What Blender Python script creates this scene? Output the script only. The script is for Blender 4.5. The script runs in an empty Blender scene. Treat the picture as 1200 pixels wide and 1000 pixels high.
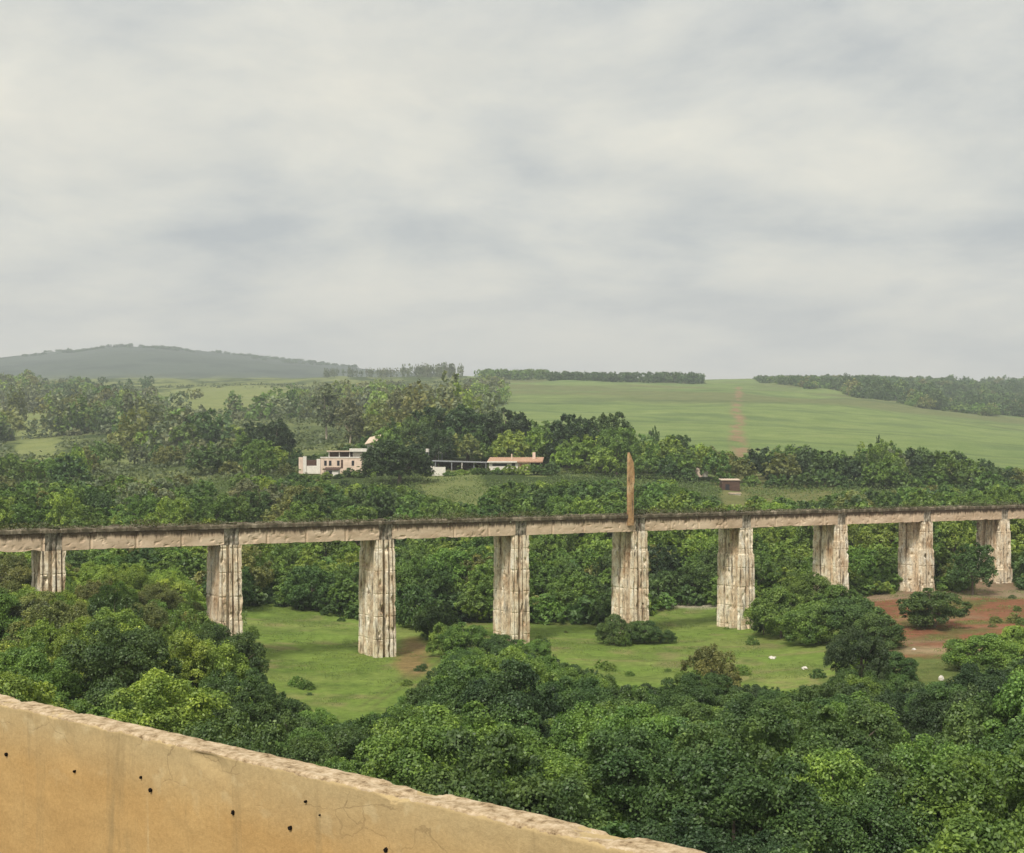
import bpy, bmesh, math, random
import numpy as np
from mathutils import Vector, noise as mnoise

# ------------------------------------------------------------------ camera
C = bpy.context.scene.collection
F = 1500.0          # focal length in photo pixels (photo 1200 x 1000)
HZ = 548.0          # photo row of eye level
H = 24.3            # eye height above the valley floor
cam = bpy.data.cameras.new('camera'); co = bpy.data.objects.new('camera', cam); C.objects.link(co)
co.location = (0, 0, H); co.rotation_euler = (math.radians(90), 0, 0)
cam.sensor_width = 36.0; cam.lens = 36.0 * F / 1200.0
cam.shift_y = (HZ - 500.0) / 1200.0
cam.clip_start = 0.1; cam.clip_end = 30000
bpy.context.scene.camera = co

# ------------------------------------------------------------------ sky, sun, exposure
SUN_EL, SUN_AZ = math.radians(48), math.radians(205)      # azimuth from +Y clockwise: behind, a little left
w = bpy.data.worlds.new('World'); bpy.context.scene.world = w; w.use_nodes = True
nt = w.node_tree; nt.nodes.clear()
def N(nt, t, **k):
    n = nt.nodes.new(t)
    for a, v in k.items(): setattr(n, a, v)
    return n
def L(nt, a, b): nt.links.new(a, b)
out = N(nt, 'ShaderNodeOutputWorld'); bg = N(nt, 'ShaderNodeBackground'); L(nt, bg.outputs[0], out.inputs[0])
bg.inputs[1].default_value = 0.095
sky = N(nt, 'ShaderNodeTexSky', sky_type='NISHITA'); sky.sun_disc = False
sky.sun_elevation = SUN_EL; sky.sun_rotation = SUN_AZ
tc = N(nt, 'ShaderNodeTexCoord'); sep = N(nt, 'ShaderNodeSeparateXYZ'); L(nt, tc.outputs['Generated'], sep.inputs[0])
def M(nt, op, a, b=None, c=None, clamp=False):
    n = N(nt, 'ShaderNodeMath', operation=op); n.use_clamp = clamp
    for i, v in enumerate((a, b, c)):
        if v is None: continue
        if isinstance(v, (int, float)): n.inputs[i].default_value = v
        else: L(nt, v, n.inputs[i])
    return n.outputs[0]
zz = M(nt, 'MAXIMUM', sep.outputs[2], 0.0)
zd = M(nt, 'ADD', zz, 0.2)
cx = M(nt, 'DIVIDE', sep.outputs[0], zd); cy = M(nt, 'DIVIDE', sep.outputs[1], zd)
comb = N(nt, 'ShaderNodeCombineXYZ'); L(nt, cx, comb.inputs[0]); L(nt, cy, comb.inputs[1]); comb.inputs[2].default_value = 4.7
def noise_tex(nt, vec, scale, detail=4, rough=0.5, dist=0.0):
    n = N(nt, 'ShaderNodeTexNoise'); n.inputs['Scale'].default_value = scale; n.inputs['Detail'].default_value = detail
    n.inputs['Roughness'].default_value = rough; n.inputs['Distortion'].default_value = dist
    if vec is not None: L(nt, vec, n.inputs['Vector'])
    return n.outputs[0]
def ramp(nt, fac, stops):
    r = N(nt, 'ShaderNodeValToRGB'); el = r.color_ramp.elements
    while len(el) < len(stops): el.new(0.5)
    for e, (p, c) in zip(el, stops):
        e.position = p; e.color = (*c, 1) if len(c) == 3 else c
    L(nt, fac, r.inputs[0]); return r.outputs[0]
def mix(nt, fac, a, b, mode='MIX'):
    n = N(nt, 'ShaderNodeMix', data_type='RGBA', blend_type=mode)
    for s, v in ((n.inputs[0], fac), (n.inputs[6], a), (n.inputs[7], b)):
        if isinstance(v, (int, float)): s.default_value = v
        elif isinstance(v, tuple): s.default_value = (*v, 1) if len(v) == 3 else v
        else: L(nt, v, s)
    return n.outputs[2]
n1 = noise_tex(nt, comb.outputs[0], 1.7, 7, 0.56, 0.15)
cl = ramp(nt, n1, [(0.36, (4.6, 4.85, 4.95)), (0.46, (6.1, 6.15, 5.8)), (0.55, (7.2, 7.05, 6.3)), (0.68, (8.2, 7.8, 6.7))])
n2 = noise_tex(nt, comb.outputs[0], 2.6, 6, 0.6, 0.4)
cl = mix(nt, 1.0, cl, ramp(nt, n2, [(0.3, (0.88, 0.895, 0.915)), (0.7, (1.08, 1.07, 1.045))]), 'MULTIPLY')
# low cloud near the skyline is flatter and a touch pinker; an overcast sky is brighter overhead
hz = ramp(nt, zz, [(0.0, (1, 1, 1)), (0.17, (0, 0, 0))])
cl = mix(nt, M(nt, 'MULTIPLY', hz, 0.7), cl, (8.0, 7.35, 6.5))
zen = ramp(nt, zz, [(0.3, (1, 1, 1)), (1.0, (1.4, 1.4, 1.4))])
cl = mix(nt, 1.0, cl, zen, 'MULTIPLY')
L(nt, mix(nt, 0.96, sky.outputs[0], cl), bg.inputs[0])

sl = bpy.data.lights.new('sun', 'SUN'); so = bpy.data.objects.new('sun', sl); C.objects.link(so)
sl.energy = 3.1; sl.angle = math.radians(11); sl.color = (1.0, 0.93, 0.82)
dsun = Vector((math.sin(SUN_AZ) * math.cos(SUN_EL), math.cos(SUN_AZ) * math.cos(SUN_EL), math.sin(SUN_EL)))
so.rotation_euler = dsun.to_track_quat('Z', 'Y').to_euler()
so.location = dsun * 900

sc = bpy.context.scene
sc.view_settings.view_transform = 'Standard'; sc.view_settings.look = 'None'
sc.view_settings.exposure = 0.26; sc.view_settings.gamma = 1.0
sc.render.engine = 'CYCLES'
sc.cycles.max_bounces = 5; sc.cycles.diffuse_bounces = 3; sc.cycles.glossy_bounces = 1
sc.cycles.transmission_bounces = 2; sc.cycles.volume_bounces = 0; sc.cycles.transparent_max_bounces = 4
sc.cycles.use_denoising = True
try: sc.cycles.denoiser = 'OPENIMAGEDENOISE'
except Exception: pass
sc.cycles.use_adaptive_sampling = False

rng = np.random.default_rng(7); random.seed(7)

# ------------------------------------------------------------------ helpers
def tag(o, label=None, cat=None, group=None, kind=None):
    if label: o['label'] = label
    if cat: o['category'] = cat
    if group: o['group'] = group
    if kind: o['kind'] = kind
    return o
def empty(name, loc=(0, 0, 0), rz=0.0):
    o = bpy.data.objects.new(name, None); C.objects.link(o); o.location = loc; o.rotation_euler = (0, 0, rz)
    o.empty_display_size = 0.5
    return o
def mesh_obj(name, V, Fa, mats, parent=None, smooth=False, link=True, midx=None):
    me = bpy.data.meshes.new(name)
    V = np.asarray(V, dtype=np.float32)
    if isinstance(Fa, np.ndarray):
        k = Fa.shape[1]; nf = len(Fa)
        me.vertices.add(len(V)); me.vertices.foreach_set('co', V.ravel())
        me.loops.add(nf * k); me.loops.foreach_set('vertex_index', Fa.astype(np.int32).ravel())
        me.polygons.add(nf); me.polygons.foreach_set('loop_start', np.arange(0, nf * k, k, dtype=np.int32))
        me.polygons.foreach_set('loop_total', np.full(nf, k, dtype=np.int32))
    else:
        me.from_pydata([tuple(v) for v in V], [], Fa)
    for m in (mats if isinstance(mats, (list, tuple)) else [mats]): me.materials.append(m)
    if midx is not None: me.polygons.foreach_set('material_index', np.asarray(midx, dtype=np.int32))
    if smooth: me.polygons.foreach_set('use_smooth', np.ones(len(me.polygons), dtype=bool))
    me.update(calc_edges=True)
    o = bpy.data.objects.new(name, me)
    if link: C.objects.link(o)
    if parent is not None: o.parent = parent
    return o
def vnoise(x, y, seed=0):
    """smooth value noise on arrays, 0..1"""
    xi = np.floor(x).astype(np.int64); yi = np.floor(y).astype(np.int64); fx = x - xi; fy = y - yi
    fx = fx * fx * (3 - 2 * fx); fy = fy * fy * (3 - 2 * fy)
    def h(a, b):
        n = (a * 374761393 + b * 668265263 + seed * 1442695041) & 0x7fffffff
        n = ((n ^ (n >> 13)) * 1274126177) & 0x7fffffff
        return ((n ^ (n >> 16)) & 0xffff) / 65535.0
    return (h(xi, yi) * (1 - fx) + h(xi + 1, yi) * fx) * (1 - fy) + (h(xi, yi + 1) * (1 - fx) + h(xi + 1, yi + 1) * fx) * fy
def fbm(x, y, seed=0, oct=4):
    s = 0; a = 0.5; t = 0
    for k in range(oct):
        s = s + a * vnoise(x * 2 ** k, y * 2 ** k, seed + k); t += a; a *= 0.5
    return s / t
def interp(px, pts):
    xs, ys = zip(*pts); return np.interp(px, xs, ys)
def inside(poly, x, y):
    x = np.asarray(x, float); y = np.asarray(y, float); r = np.zeros(np.broadcast(x, y).shape, bool)
    n = len(poly)
    for i in range(n):
        x1, y1 = poly[i]; x2, y2 = poly[(i + 1) % n]
        if y1 == y2: continue
        c = ((y1 > y) != (y2 > y)) & (x < (x2 - x1) * (y - y1) / (y2 - y1) + x1)
        r ^= c
    return r

# ------------------------------------------------------------------ materials
def new_mat(name):
    m = bpy.data.materials.new(name); m.use_nodes = True; nt = m.node_tree; nt.nodes.clear()
    o = N(nt, 'ShaderNodeOutputMaterial'); b = N(nt, 'ShaderNodeBsdfPrincipled'); L(nt, b.outputs[0], o.inputs[0])
    b.inputs['Roughness'].default_value = 0.85; b.inputs['Specular IOR Level'].default_value = 0.2
    return m, nt, b, o
def obj_coord(nt, scale=(1, 1, 1), kind='Object'):
    t = N(nt, 'ShaderNodeTexCoord'); mp = N(nt, 'ShaderNodeMapping'); mp.inputs['Scale'].default_value = scale
    L(nt, t.outputs[kind], mp.inputs[0]); return mp.outputs[0]
def bump(nt, b, h, strength=0.4, dist=0.05):
    n = N(nt, 'ShaderNodeBump'); n.inputs['Strength'].default_value = strength; n.inputs['Distance'].default_value = dist
    L(nt, h, n.inputs['Height']); L(nt, n.outputs[0], b.inputs['Normal'])
def plain(name, col, rough=0.8, var=0.25, scale=1.5):
    m, nt, b, o = new_mat(name); v = obj_coord(nt)
    n = noise_tex(nt, v, scale, 5, 0.6)
    lo = tuple(c * (1 - var) for c in col); hi = tuple(min(1, c * (1 + var)) for c in col)
    L(nt, ramp(nt, n, [(0.3, lo), (0.7, hi)]), b.inputs['Base Color']); b.inputs['Roughness'].default_value = rough
    bump(nt, b, noise_tex(nt, v, scale * 8, 3), 0.3, 0.03)
    return m

def foliage_mat(name, use_attr):
    m = bpy.data.materials.new(name); m.use_nodes = True; nt = m.node_tree; nt.nodes.clear()
    o = N(nt, 'ShaderNodeOutputMaterial')
    if use_attr:
        a = N(nt, 'ShaderNodeAttribute'); a.attribute_name = 'tint'; base = a.outputs['Color']
    else:
        a = N(nt, 'ShaderNodeObjectInfo'); base = a.outputs['Color']
    g = N(nt, 'ShaderNodeNewGeometry')
    isl = g.outputs['Random Per Island']
    if use_attr: isl = M(nt, 'MULTIPLY_ADD', isl, 0.55, 0.22)
    c = mix(nt, 1.0, base, ramp(nt, isl, [(0.0, (0.62, 0.66, 0.6)), (0.5, (1.0, 1.0, 1.0)), (0.9, (1.35, 1.3, 1.2)), (1.0, (1.9, 1.7, 1.5))]), 'MULTIPLY')
    t = N(nt, 'ShaderNodeTexCoord')
    n = noise_tex(nt, g.outputs['Position'], 0.42, 3, 0.6)
    c = mix(nt, 1.0, c, ramp(nt, n, [(0.32, (0.62, 0.70, 0.74)), (0.5, (1, 1, 1)), (0.68, (1.42, 1.32, 1.1))]), 'MULTIPLY')
    d = N(nt, 'ShaderNodeBsdfDiffuse'); tr = N(nt, 'ShaderNodeBsdfTranslucent'); gl = N(nt, 'ShaderNodeBsdfGlossy')
    gl.inputs['Roughness'].default_value = 0.5; gl.inputs['Color'].default_value = (0.6, 0.65, 0.6, 1)
    L(nt, c, d.inputs[0]); L(nt, mix(nt, 1.0, c, (1.1, 1.15, 0.6), 'MULTIPLY'), tr.inputs[0])
    m1 = N(nt, 'ShaderNodeMixShader'); m1.inputs[0].default_value = 0.28; L(nt, d.outputs[0], m1.inputs[1]); L(nt, tr.outputs[0], m1.inputs[2])
    m2 = N(nt, 'ShaderNodeMixShader'); m2.inputs[0].default_value = 0.045; L(nt, m1.outputs[0], m2.inputs[1]); L(nt, gl.outputs[0], m2.inputs[2])
    L(nt, m2.outputs[0], o.inputs[0])
    return m
MAT_LEAF = foliage_mat('leaf', False); MAT_WOOD = foliage_mat('leaf_tinted', True)
MAT_BARK = plain('bark', (0.16, 0.13, 0.10), 0.9, 0.35, 3)
MAT_PALEBARK = plain('pale_bark', (0.42, 0.36, 0.28), 0.9, 0.3, 3)

# ------------------------------------------------------------------ terrain height
PXC = [-500, -200, 0, 150, 300, 450, 600, 750, 900, 1050, 1200, 1500]
def zr(Y, py): return [H - (p - HZ) * Y / F for p in py]
ROWS = [
 (20,   [3, 3, 3, 2, 1, 0, 0, 0, 0, 0, 0, 1]),
 (60,   [3, 3, 3, 2, 1, 0, 0, 0, 0, 0, 0, 1]),
 (100,  [5, 4.5, 4, 2.2, .2, 0, 0, 0, 0, .4, 1, 2]),
 (130,  [6, 5, 4.6, 3.2, .2, 0, 0, 0, 0, .9, 1.6, 2.5]),
 (162,  [7, 6, 5.5, 4, .7, 0, .2, 0, 0, 1.8, 2.3, 3]),
 (195,  [9, 7.5, 7, 5, 1.2, .6, .4, -.4, -.8, 2.9, 2.9, 3.5]),
 (225,  [11, 9, 8.5, 6, 2, 1.8, 1.5, .6, 1.3, 3.2, 3.3, 4]),
 (270,  [14, 12, 11, 9, 6, 5, 5, 4, 4, 5, 5.5, 6]),
 (330,  zr(330, [590, 593, 596, 592, 585, 584, 582, 583, 587, 588, 590, 590])),
 (400,  zr(400, [570, 575, 580, 574, 560, 553, 552, 560, 575, 575, 578, 580])),
 (500,  zr(500, [550, 555, 560, 550, 536, 532, 530, 540, 550, 552, 556, 560])),
 (650,  zr(650, [530, 532, 534, 522, 512, 512, 510, 520, 528, 534, 544, 552])),
 (900,  zr(900, [505, 505, 505, 495, 486, 486, 490, 494, 496, 503, 518, 535])),
 (1200, zr(1200, [480, 480, 478, 472, 466, 465, 466, 467, 468, 476, 496, 520])),
 (1600, zr(1600, [455, 455, 455, 450, 450, 447, 447, 446, 450, 462, 480, 500])),
 (2000, zr(2000, [445, 446, 446, 446, 446, 441, 442, 447, 446, 446, 452, 470])),
 (2700, zr(2700, [447, 447, 448, 448, 448, 450, 452, 455, 460, 460, 462, 475])),
 (4600, zr(4600, [444, 438, 424, 399, 416, 438, 448, 456, 462, 465, 468, 478])),
 (6500, zr(6500, [470, 470, 465, 462, 464, 470, 475, 480, 485, 488, 490, 495])),
]
_ly = np.log([r[0] for r in ROWS]); _tab = np.array([r[1] for r in ROWS])
PG = np.arange(-500, 1501, 10.0); LG = np.linspace(_ly[0], _ly[-1], 260)
_t1 = np.array([np.interp(PG, PXC, r) for r in _tab])
_G = np.array([np.interp(LG, _ly, _t1[:, j]) for j in range(len(PG))]).T
def _blur(a, s, ax):
    k = np.exp(-0.5 * (np.arange(-3 * s, 3 * s + 1) / s) ** 2); k /= k.sum()
    p = np.pad(a, [(3 * s, 3 * s) if i == ax else (0, 0) for i in range(2)], mode='edge')
    return np.apply_along_axis(lambda v: np.convolve(v, k, 'valid'), ax, p)
_G = _blur(_blur(_G, 3, 1), 3, 0)
def px_of(X, Y): return 600 + F * np.asarray(X, float) / np.maximum(Y, 60.0)
def ground(X, Y):
    X = np.asarray(X, float); Y = np.asarray(Y, float)
    px = np.clip(px_of(X, Y), -500, 1499.9); ly = np.log(np.clip(Y, 20.5, 6490))
    a = (px - PG[0]) / 10.0; b = (ly - LG[0]) / (LG[1] - LG[0])
    i = np.clip(np.floor(a).astype(int), 0, len(PG) - 2); j = np.clip(np.floor(b).astype(int), 0, len(LG) - 2); fa = a - i; fb = b - j
    z = (_G[j, i] * (1 - fa) + _G[j, i + 1] * fa) * (1 - fb) + (_G[j + 1, i] * (1 - fa) + _G[j + 1, i + 1] * fa) * fb
    s = np.clip((Y - 150) / 1500.0, 0.0, 1.0)
    z = z + (vnoise(X / 14, Y / 14, 3) - .5) * (0.35 + 1.2 * s) + (vnoise(X / 70, Y / 70, 5) - .5) * 7 * s
    far = np.clip((Y - 3200) / 1200.0, 0, 1)
    z = z + (fbm(X / 260, Y / 260, 8, 4) - .5) * 45 * far
    return z
def at(px, Y):
    X = (px - 600) / F * Y
    return X, Y, float(ground(X, Y))
def py_of(Z, Y): return HZ + F * (H - Z) / Y

# ------------------------------------------------------------------ ground sheet
NR, NC = 620, 520
lr = np.concatenate([np.linspace(-160, 40, 24)[:-1], np.exp(np.linspace(math.log(40), math.log(6500), NR))])
uu = np.linspace(-1, 1, NC); uu = np.sign(uu) * (0.62 * np.abs(uu) + 0.38 * np.abs(uu) ** 3)
W = 0.78 * np.maximum(lr, 40) + 60
GX = uu[None, :] * W[:, None]; GY = np.repeat(lr[:, None], NC, 1)
GZ = ground(GX, GY)
V = np.stack([GX, GY, GZ], -1).reshape(-1, 3)
nr = len(lr)
ii = (np.arange(nr - 1)[:, None] * NC + np.arange(NC - 1)[None, :]).ravel()
Q = np.stack([ii, ii + 1, ii + NC + 1, ii + NC], 1)

# plan colour masks, all real ground cover
gpx = 600 + F * GX / np.maximum(GY, 30); gpy = HZ + F * (H - GZ) / np.maximum(GY, 30)
wob = (fbm(GX / 6, GY / 6, 21, 3) - .5)
wx = gpx + wob * 30; wy = gpy + wob * 14
col = np.zeros((nr, NC, 3))
def put(mask, c, soft=1.0):
    global col
    mk = (mask.astype(float) * soft)[..., None]; col = col * (1 - mk) + np.array(c) * mk
col[:] = (0.05, 0.075, 0.025)                                          # scrubby dark ground
n_a = fbm(GX / 25, GY / 25, 31, 4); n_b = fbm(GX / 5, GY / 5, 41, 3)
put(np.clip((n_a - .45) * 4, 0, 1), (0.085, 0.115, 0.04))
LAWN = (0.165, 0.245, 0.052)
lawn = (GY > 80) & (GY < 232) & (wx > 225) & (wx < 1010)
put(lawn, LAWN)
put(lawn * np.clip((fbm(GX / 16, GY / 7, 51, 3) - .5) * 4, 0, 1), (0.22, 0.26, 0.08), .8)
put(lawn * np.clip((fbm(GX / 7, GY / 4, 53, 4) - .54) * 8, 0, 1), (0.125, 0.175, 0.045), .7)
put(lawn * np.clip((fbm(GX / 5, GY / 3, 54, 4) - .60) * 9, 0, 1), (0.23, 0.20, 0.10), .6)
put(lawn * np.clip((fbm(GX / 2.5, GY / 2.5, 52, 3) - .62) * 6, 0, 1), (0.10, 0.16, 0.035), .7)
# worn earth beside the third pier, wheel ruts, pale path
ell = ((gpx - 483) / 22) ** 2 + ((gpy - 772) / 24) ** 2 + wob * 1.4
put(np.clip(1.3 - ell, 0, 1) * lawn, (0.24, 0.155, 0.08), .8)
for off in (0, 14):
    d = np.abs(gpx - (500 + off - (gpy - 775) * 1.45)); put((np.clip(1 - d / 5, 0, 1) * (gpy > 770) * (gpy < 830) * lawn), (0.12, 0.13, 0.05), .6)
d = np.abs(gpy - (709 + np.sin(gpx / 18) * 2 + 0.0002 * (gpx - 820) ** 2)); put(np.clip(1.6 - d / 2.2, 0, 1) * (gpx > 785) * (gpx < 850) * (GY < 260), (0.42, 0.38, 0.30), .9)
# bare red ground to the right
red = (GY > 95) & (GY < 300) & (wx > 1005)
put(red, (0.235, 0.108, 0.062))
put(red * np.clip((fbm(GX / 9, GY / 5, 61, 4) - .54) * 6, 0, 1), (0.26, 0.195, 0.12), .7)
put(red * np.clip((fbm(GX / 4, GY / 4, 62, 4) - .50) * 8, 0, 1), (0.12, 0.13, 0.045), .8)
put(red * (GY > 208) * (GY < 230), (0.27, 0.22, 0.15), .7)
put(red * np.clip(1.2 - np.abs(gpy - 762) / 6, 0, 1), (0.40, 0.31, 0.2), .6)
put(red * (gpy > 772), (0.12, 0.17, 0.05), .85)
# hill field with contour rows
fedge = interp(gpx, [(560, 470), (640, 510), (760, 530), (900, 548), (1200, 556)])
field = (GY > 430) & (GY < 2100) & (gpx > 545 + wob * 60) & (gpy < fedge + 25) & (gpx < 1600)
put(field, (0.165, 0.225, 0.075))
row = vnoise(GX / 60, GY / 14 + (vnoise(GX / 120, GY / 120, 71) * 4), 72)
put(field * np.clip((row - .62) * 5, 0, 1), (0.105, 0.155, 0.06), .75)
put(field * np.clip((row - .30) * -5, 0, 1), (0.215, 0.26, 0.10), .5)
big = fbm(GX / 160, GY / 60, 73, 3); put(field * np.clip((big - .5) * 5, 0, 1), (0.13, 0.19, 0.065), .7)
brown = field & (GY > 1050) & (GY < 1700); put(brown * np.clip((vnoise(GX / 200, GY / 40, 74) - .35) * 3, 0, 1), (0.135, 0.145, 0.065), .7)
for yy in (560, 690, 850, 1060, 1130, 1290):
    put(field * np.clip(1.2 - np.abs(GY - yy - (vnoise(GX / 90, GY * 0, 75) - .5) * 60 + GX * .08) / (3 + yy / 300), 0, 1), (0.06, 0.10, 0.04), .6)
# dirt track straight up the field
tr = field & (GY > 470) & (GY < 1500)
tx = np.abs(gpx - (866 + (gpy - 490) * .06 + (vnoise(GX * 0, GY / 70, 78) - .5) * 7)); put(tr * np.clip(1.3 - tx / (3.5 + (gpy - 450) * .10), 0, 1) * np.clip((fbm(GX / 5, GY / 22, 76, 3) - .33) * 7, 0, 1), (0.25, 0.175, 0.105), .97)
put((GY > 325) * (GY < 470) * (wx > 840) * (wx < 990), (0.17, 0.175, 0.07), .85)
# left: pale clearings on the wooded slope
for (x0, x1, y0, y1) in ((185, 360, 452, 486), (-40, 78, 478, 516), (20, 70, 505, 545), (200, 300, 486, 496)):
    e = ((wx - (x0 + x1) / 2) / ((x1 - x0) / 2)) ** 2 + ((wy - (y0 + y1) / 2) / ((y1 - y0) / 2)) ** 2
    put(np.clip((1.15 - e) * 4, 0, 1) * (GY > 400) * (GY < 2000), (0.20, 0.235, 0.085), .9)
# grass strips around the houses
for (x0, x1, y0, y1) in ((488, 572, 548, 606), (600, 760, 548, 556), (345, 380, 545, 556)):
    e = ((wx - (x0 + x1) / 2) / ((x1 - x0) / 2)) ** 2 + ((wy - (y0 + y1) / 2) / ((y1 - y0) / 2)) ** 2
    put(np.clip((1.15 - e) * 4, 0, 1) * (GY > 300) * (GY < 460), (0.17, 0.20, 0.075), .85)
# far mountain: thin grass and scrub
put((gpx < 575) * (GY > 400) * np.clip((fbm(GX / 30, GY / 30, 79, 4) - .42) * 5, 0, 1), (0.19, 0.22, 0.085), .9)
mt = np.clip((GY - 2600) / 300, 0, 1); put(mt, (0.075, 0.10, 0.075))
put(mt * np.clip((fbm(GX / 120, GY / 120, 81, 4) - .52) * 8, 0, 1), (0.045, 0.065, 0.05), .8)
g = mesh_obj('ground', V, Q, [], smooth=True)
ca = g.data.color_attributes.new('cover', 'FLOAT_COLOR', 'POINT')
ca.data.foreach_set('color', np.concatenate([col.reshape(-1, 3), np.ones((nr * NC, 1))], 1).astype(np.float32).ravel())
m, nt, b, o = new_mat('ground_cover')
a = N(nt, 'ShaderNodeAttribute'); a.attribute_name = 'cover'
v = obj_coord(nt)
c = mix(nt, 1.0, a.outputs['Color'], ramp(nt, noise_tex(nt, v, 0.9, 6, 0.7), [(0.3, (0.72, 0.74, 0.7)), (0.7, (1.3, 1.25, 1.25))]), 'MULTIPLY')
c = mix(nt, 1.0, c, ramp(nt, noise_tex(nt, v, 0.06, 5, 0.6), [(0.3, (0.82, 0.86, 0.82)), (0.7, (1.18, 1.12, 1.15))]), 'MULTIPLY')
c = mix(nt, 1.0, c, ramp(nt, noise_tex(nt, v, 7, 3, 0.7), [(0.3, (0.8, 0.8, 0.8)), (0.7, (1.2, 1.2, 1.2))]), 'MULTIPLY')
L(nt, c, b.inputs['Base Color']); b.inputs['Roughness'].default_value = 0.95; b.inputs['Specular IOR Level'].default_value = 0.05
bump(nt, b, noise_tex(nt, v, 2.5, 6, 0.75), 0.9, 0.25)
g.data.materials.append(m)
tag(g, 'green valley floor and rising hillside fields', kind='structure')

# ------------------------------------------------------------------ viaduct
D0B, CC = 145.0, 0.0744
def back_left(i):
    px = (37 + 223.6 * i) / (1 + CC * i); Y = D0B * (1 + CC * i)
    return Vector(((px - 600) / F * Y, Y, 0))
A0, A8 = back_left(0), back_left(8)
T = (A8 - A0).normalized(); SPAN = (A8 - A0).length / 8
NV = Vector((T.y, -T.x, 0))                     # towards the camera
ANG = math.atan2(T.y, T.x)
PW, PD = 2.55, 5.0
Z_GB, Z_GT, Z_KT = 15.1, 17.12, 17.65
def concrete(name, cols, streak=1.0, pit=0.5):
    m, nt, b, o = new_mat(name)
    v1 = obj_coord(nt, (0.9, 0.9, 0.5)); v2 = obj_coord(nt, (1, 1, 1)); v3 = obj_coord(nt)
    c = ramp(nt, noise_tex(nt, v1, 0.8, 8, 0.66, 0.2), [(0.30, cols[0]), (0.41, cols[1]), (0.52, cols[2]), (0.66, cols[3])])
    c = mix(nt, 1.0, c, ramp(nt, noise_tex(nt, v2, 2.2, 5, 0.7), [(0.33, (0.66, 0.62, 0.58)), (0.5, (1, 1, 1)), (0.7, (1.18, 1.16, 1.12))]), 'MULTIPLY')
    dk = ramp(nt, noise_tex(nt, obj_coord(nt, (1.0, 1.0, 0.12)), 2.4, 4, 0.6, 0.3), [(0.555, (0, 0, 0)), (0.64, (1, 1, 1))])
    c = mix(nt, M(nt, 'MULTIPLY', dk, 0.8 * streak), c, (0.10, 0.075, 0.05))
    pt = ramp(nt, noise_tex(nt, obj_coord(nt, (1, 1, 0.5)), 4.5, 3, 0.6), [(0.59, (0, 0, 0)), (0.65, (1, 1, 1))])
    c = mix(nt, M(nt, 'MULTIPLY', pt, pit), c, (0.13, 0.10, 0.07))
    L(nt, c, b.inputs['Base Color']); b.inputs['Roughness'].default_value = 0.92
    bump(nt, b, noise_tex(nt, v3, 5, 6, 0.7), 0.5, 0.08)
    return m
MAT_PIER = concrete('pier_concrete', [(0.38, 0.25, 0.14), (0.62, 0.49, 0.34), (0.76, 0.66, 0.50), (0.82, 0.78, 0.68)])
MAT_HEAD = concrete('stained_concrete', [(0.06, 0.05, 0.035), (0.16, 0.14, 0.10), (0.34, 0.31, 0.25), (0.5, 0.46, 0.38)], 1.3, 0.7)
MAT_KERB = concrete('lichened_concrete', [(0.035, 0.03, 0.02), (0.075, 0.065, 0.04), (0.14, 0.12, 0.08), (0.34, 0.29, 0.22)], 1.2, 0.6)
MAT_POST = concrete('rusty_concrete', [(0.24, 0.14, 0.07), (0.36, 0.215, 0.105), (0.45, 0.29, 0.15), (0.56, 0.43, 0.27)], 0.9, 0.5)
# girder: smoother, pinkish tan, dark vertical drips from the top edge
m, nt, b, o = new_mat('girder_concrete')
c = ramp(nt, noise_tex(nt, obj_coord(nt, (0.35, 1, 1)), 0.9, 5, 0.6), [(0.3, (0.44, 0.33, 0.22)), (0.5, (0.58, 0.45, 0.32)), (0.72, (0.70, 0.57, 0.42))])
zc = N(nt, 'ShaderNodeSeparateXYZ'); L(nt, obj_coord(nt), zc.inputs[0])
top = M(nt, 'MULTIPLY_ADD', zc.outputs[2], 0.42, -0.42 * 16.2)          # rises towards the top edge
drip = M(nt, 'ADD', noise_tex(nt, obj_coord(nt, (1.3, 0.2, 0.08)), 1.5, 5, 0.75), top)
c = mix(nt, ramp(nt, drip, [(0.54, (0, 0, 0)), (0.70, (0.9, 0.9, 0.9))]), c, (0.10, 0.07, 0.045))
sp = noise_tex(nt, obj_coord(nt), 2.8, 4, 0.7)
c = mix(nt, ramp(nt, sp, [(0.6, (0, 0, 0)), (0.72, (0.7, 0.7, 0.7))]), c, (0.2, 0.14, 0.09))
L(nt, c, b.inputs['Base Color']); b.inputs['Roughness'].default_value = 0.9
bump(nt, b, noise_tex(nt, obj_coord(nt), 3, 5, 0.7), 0.5, 0.1)
MAT_GIRD = m

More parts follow.
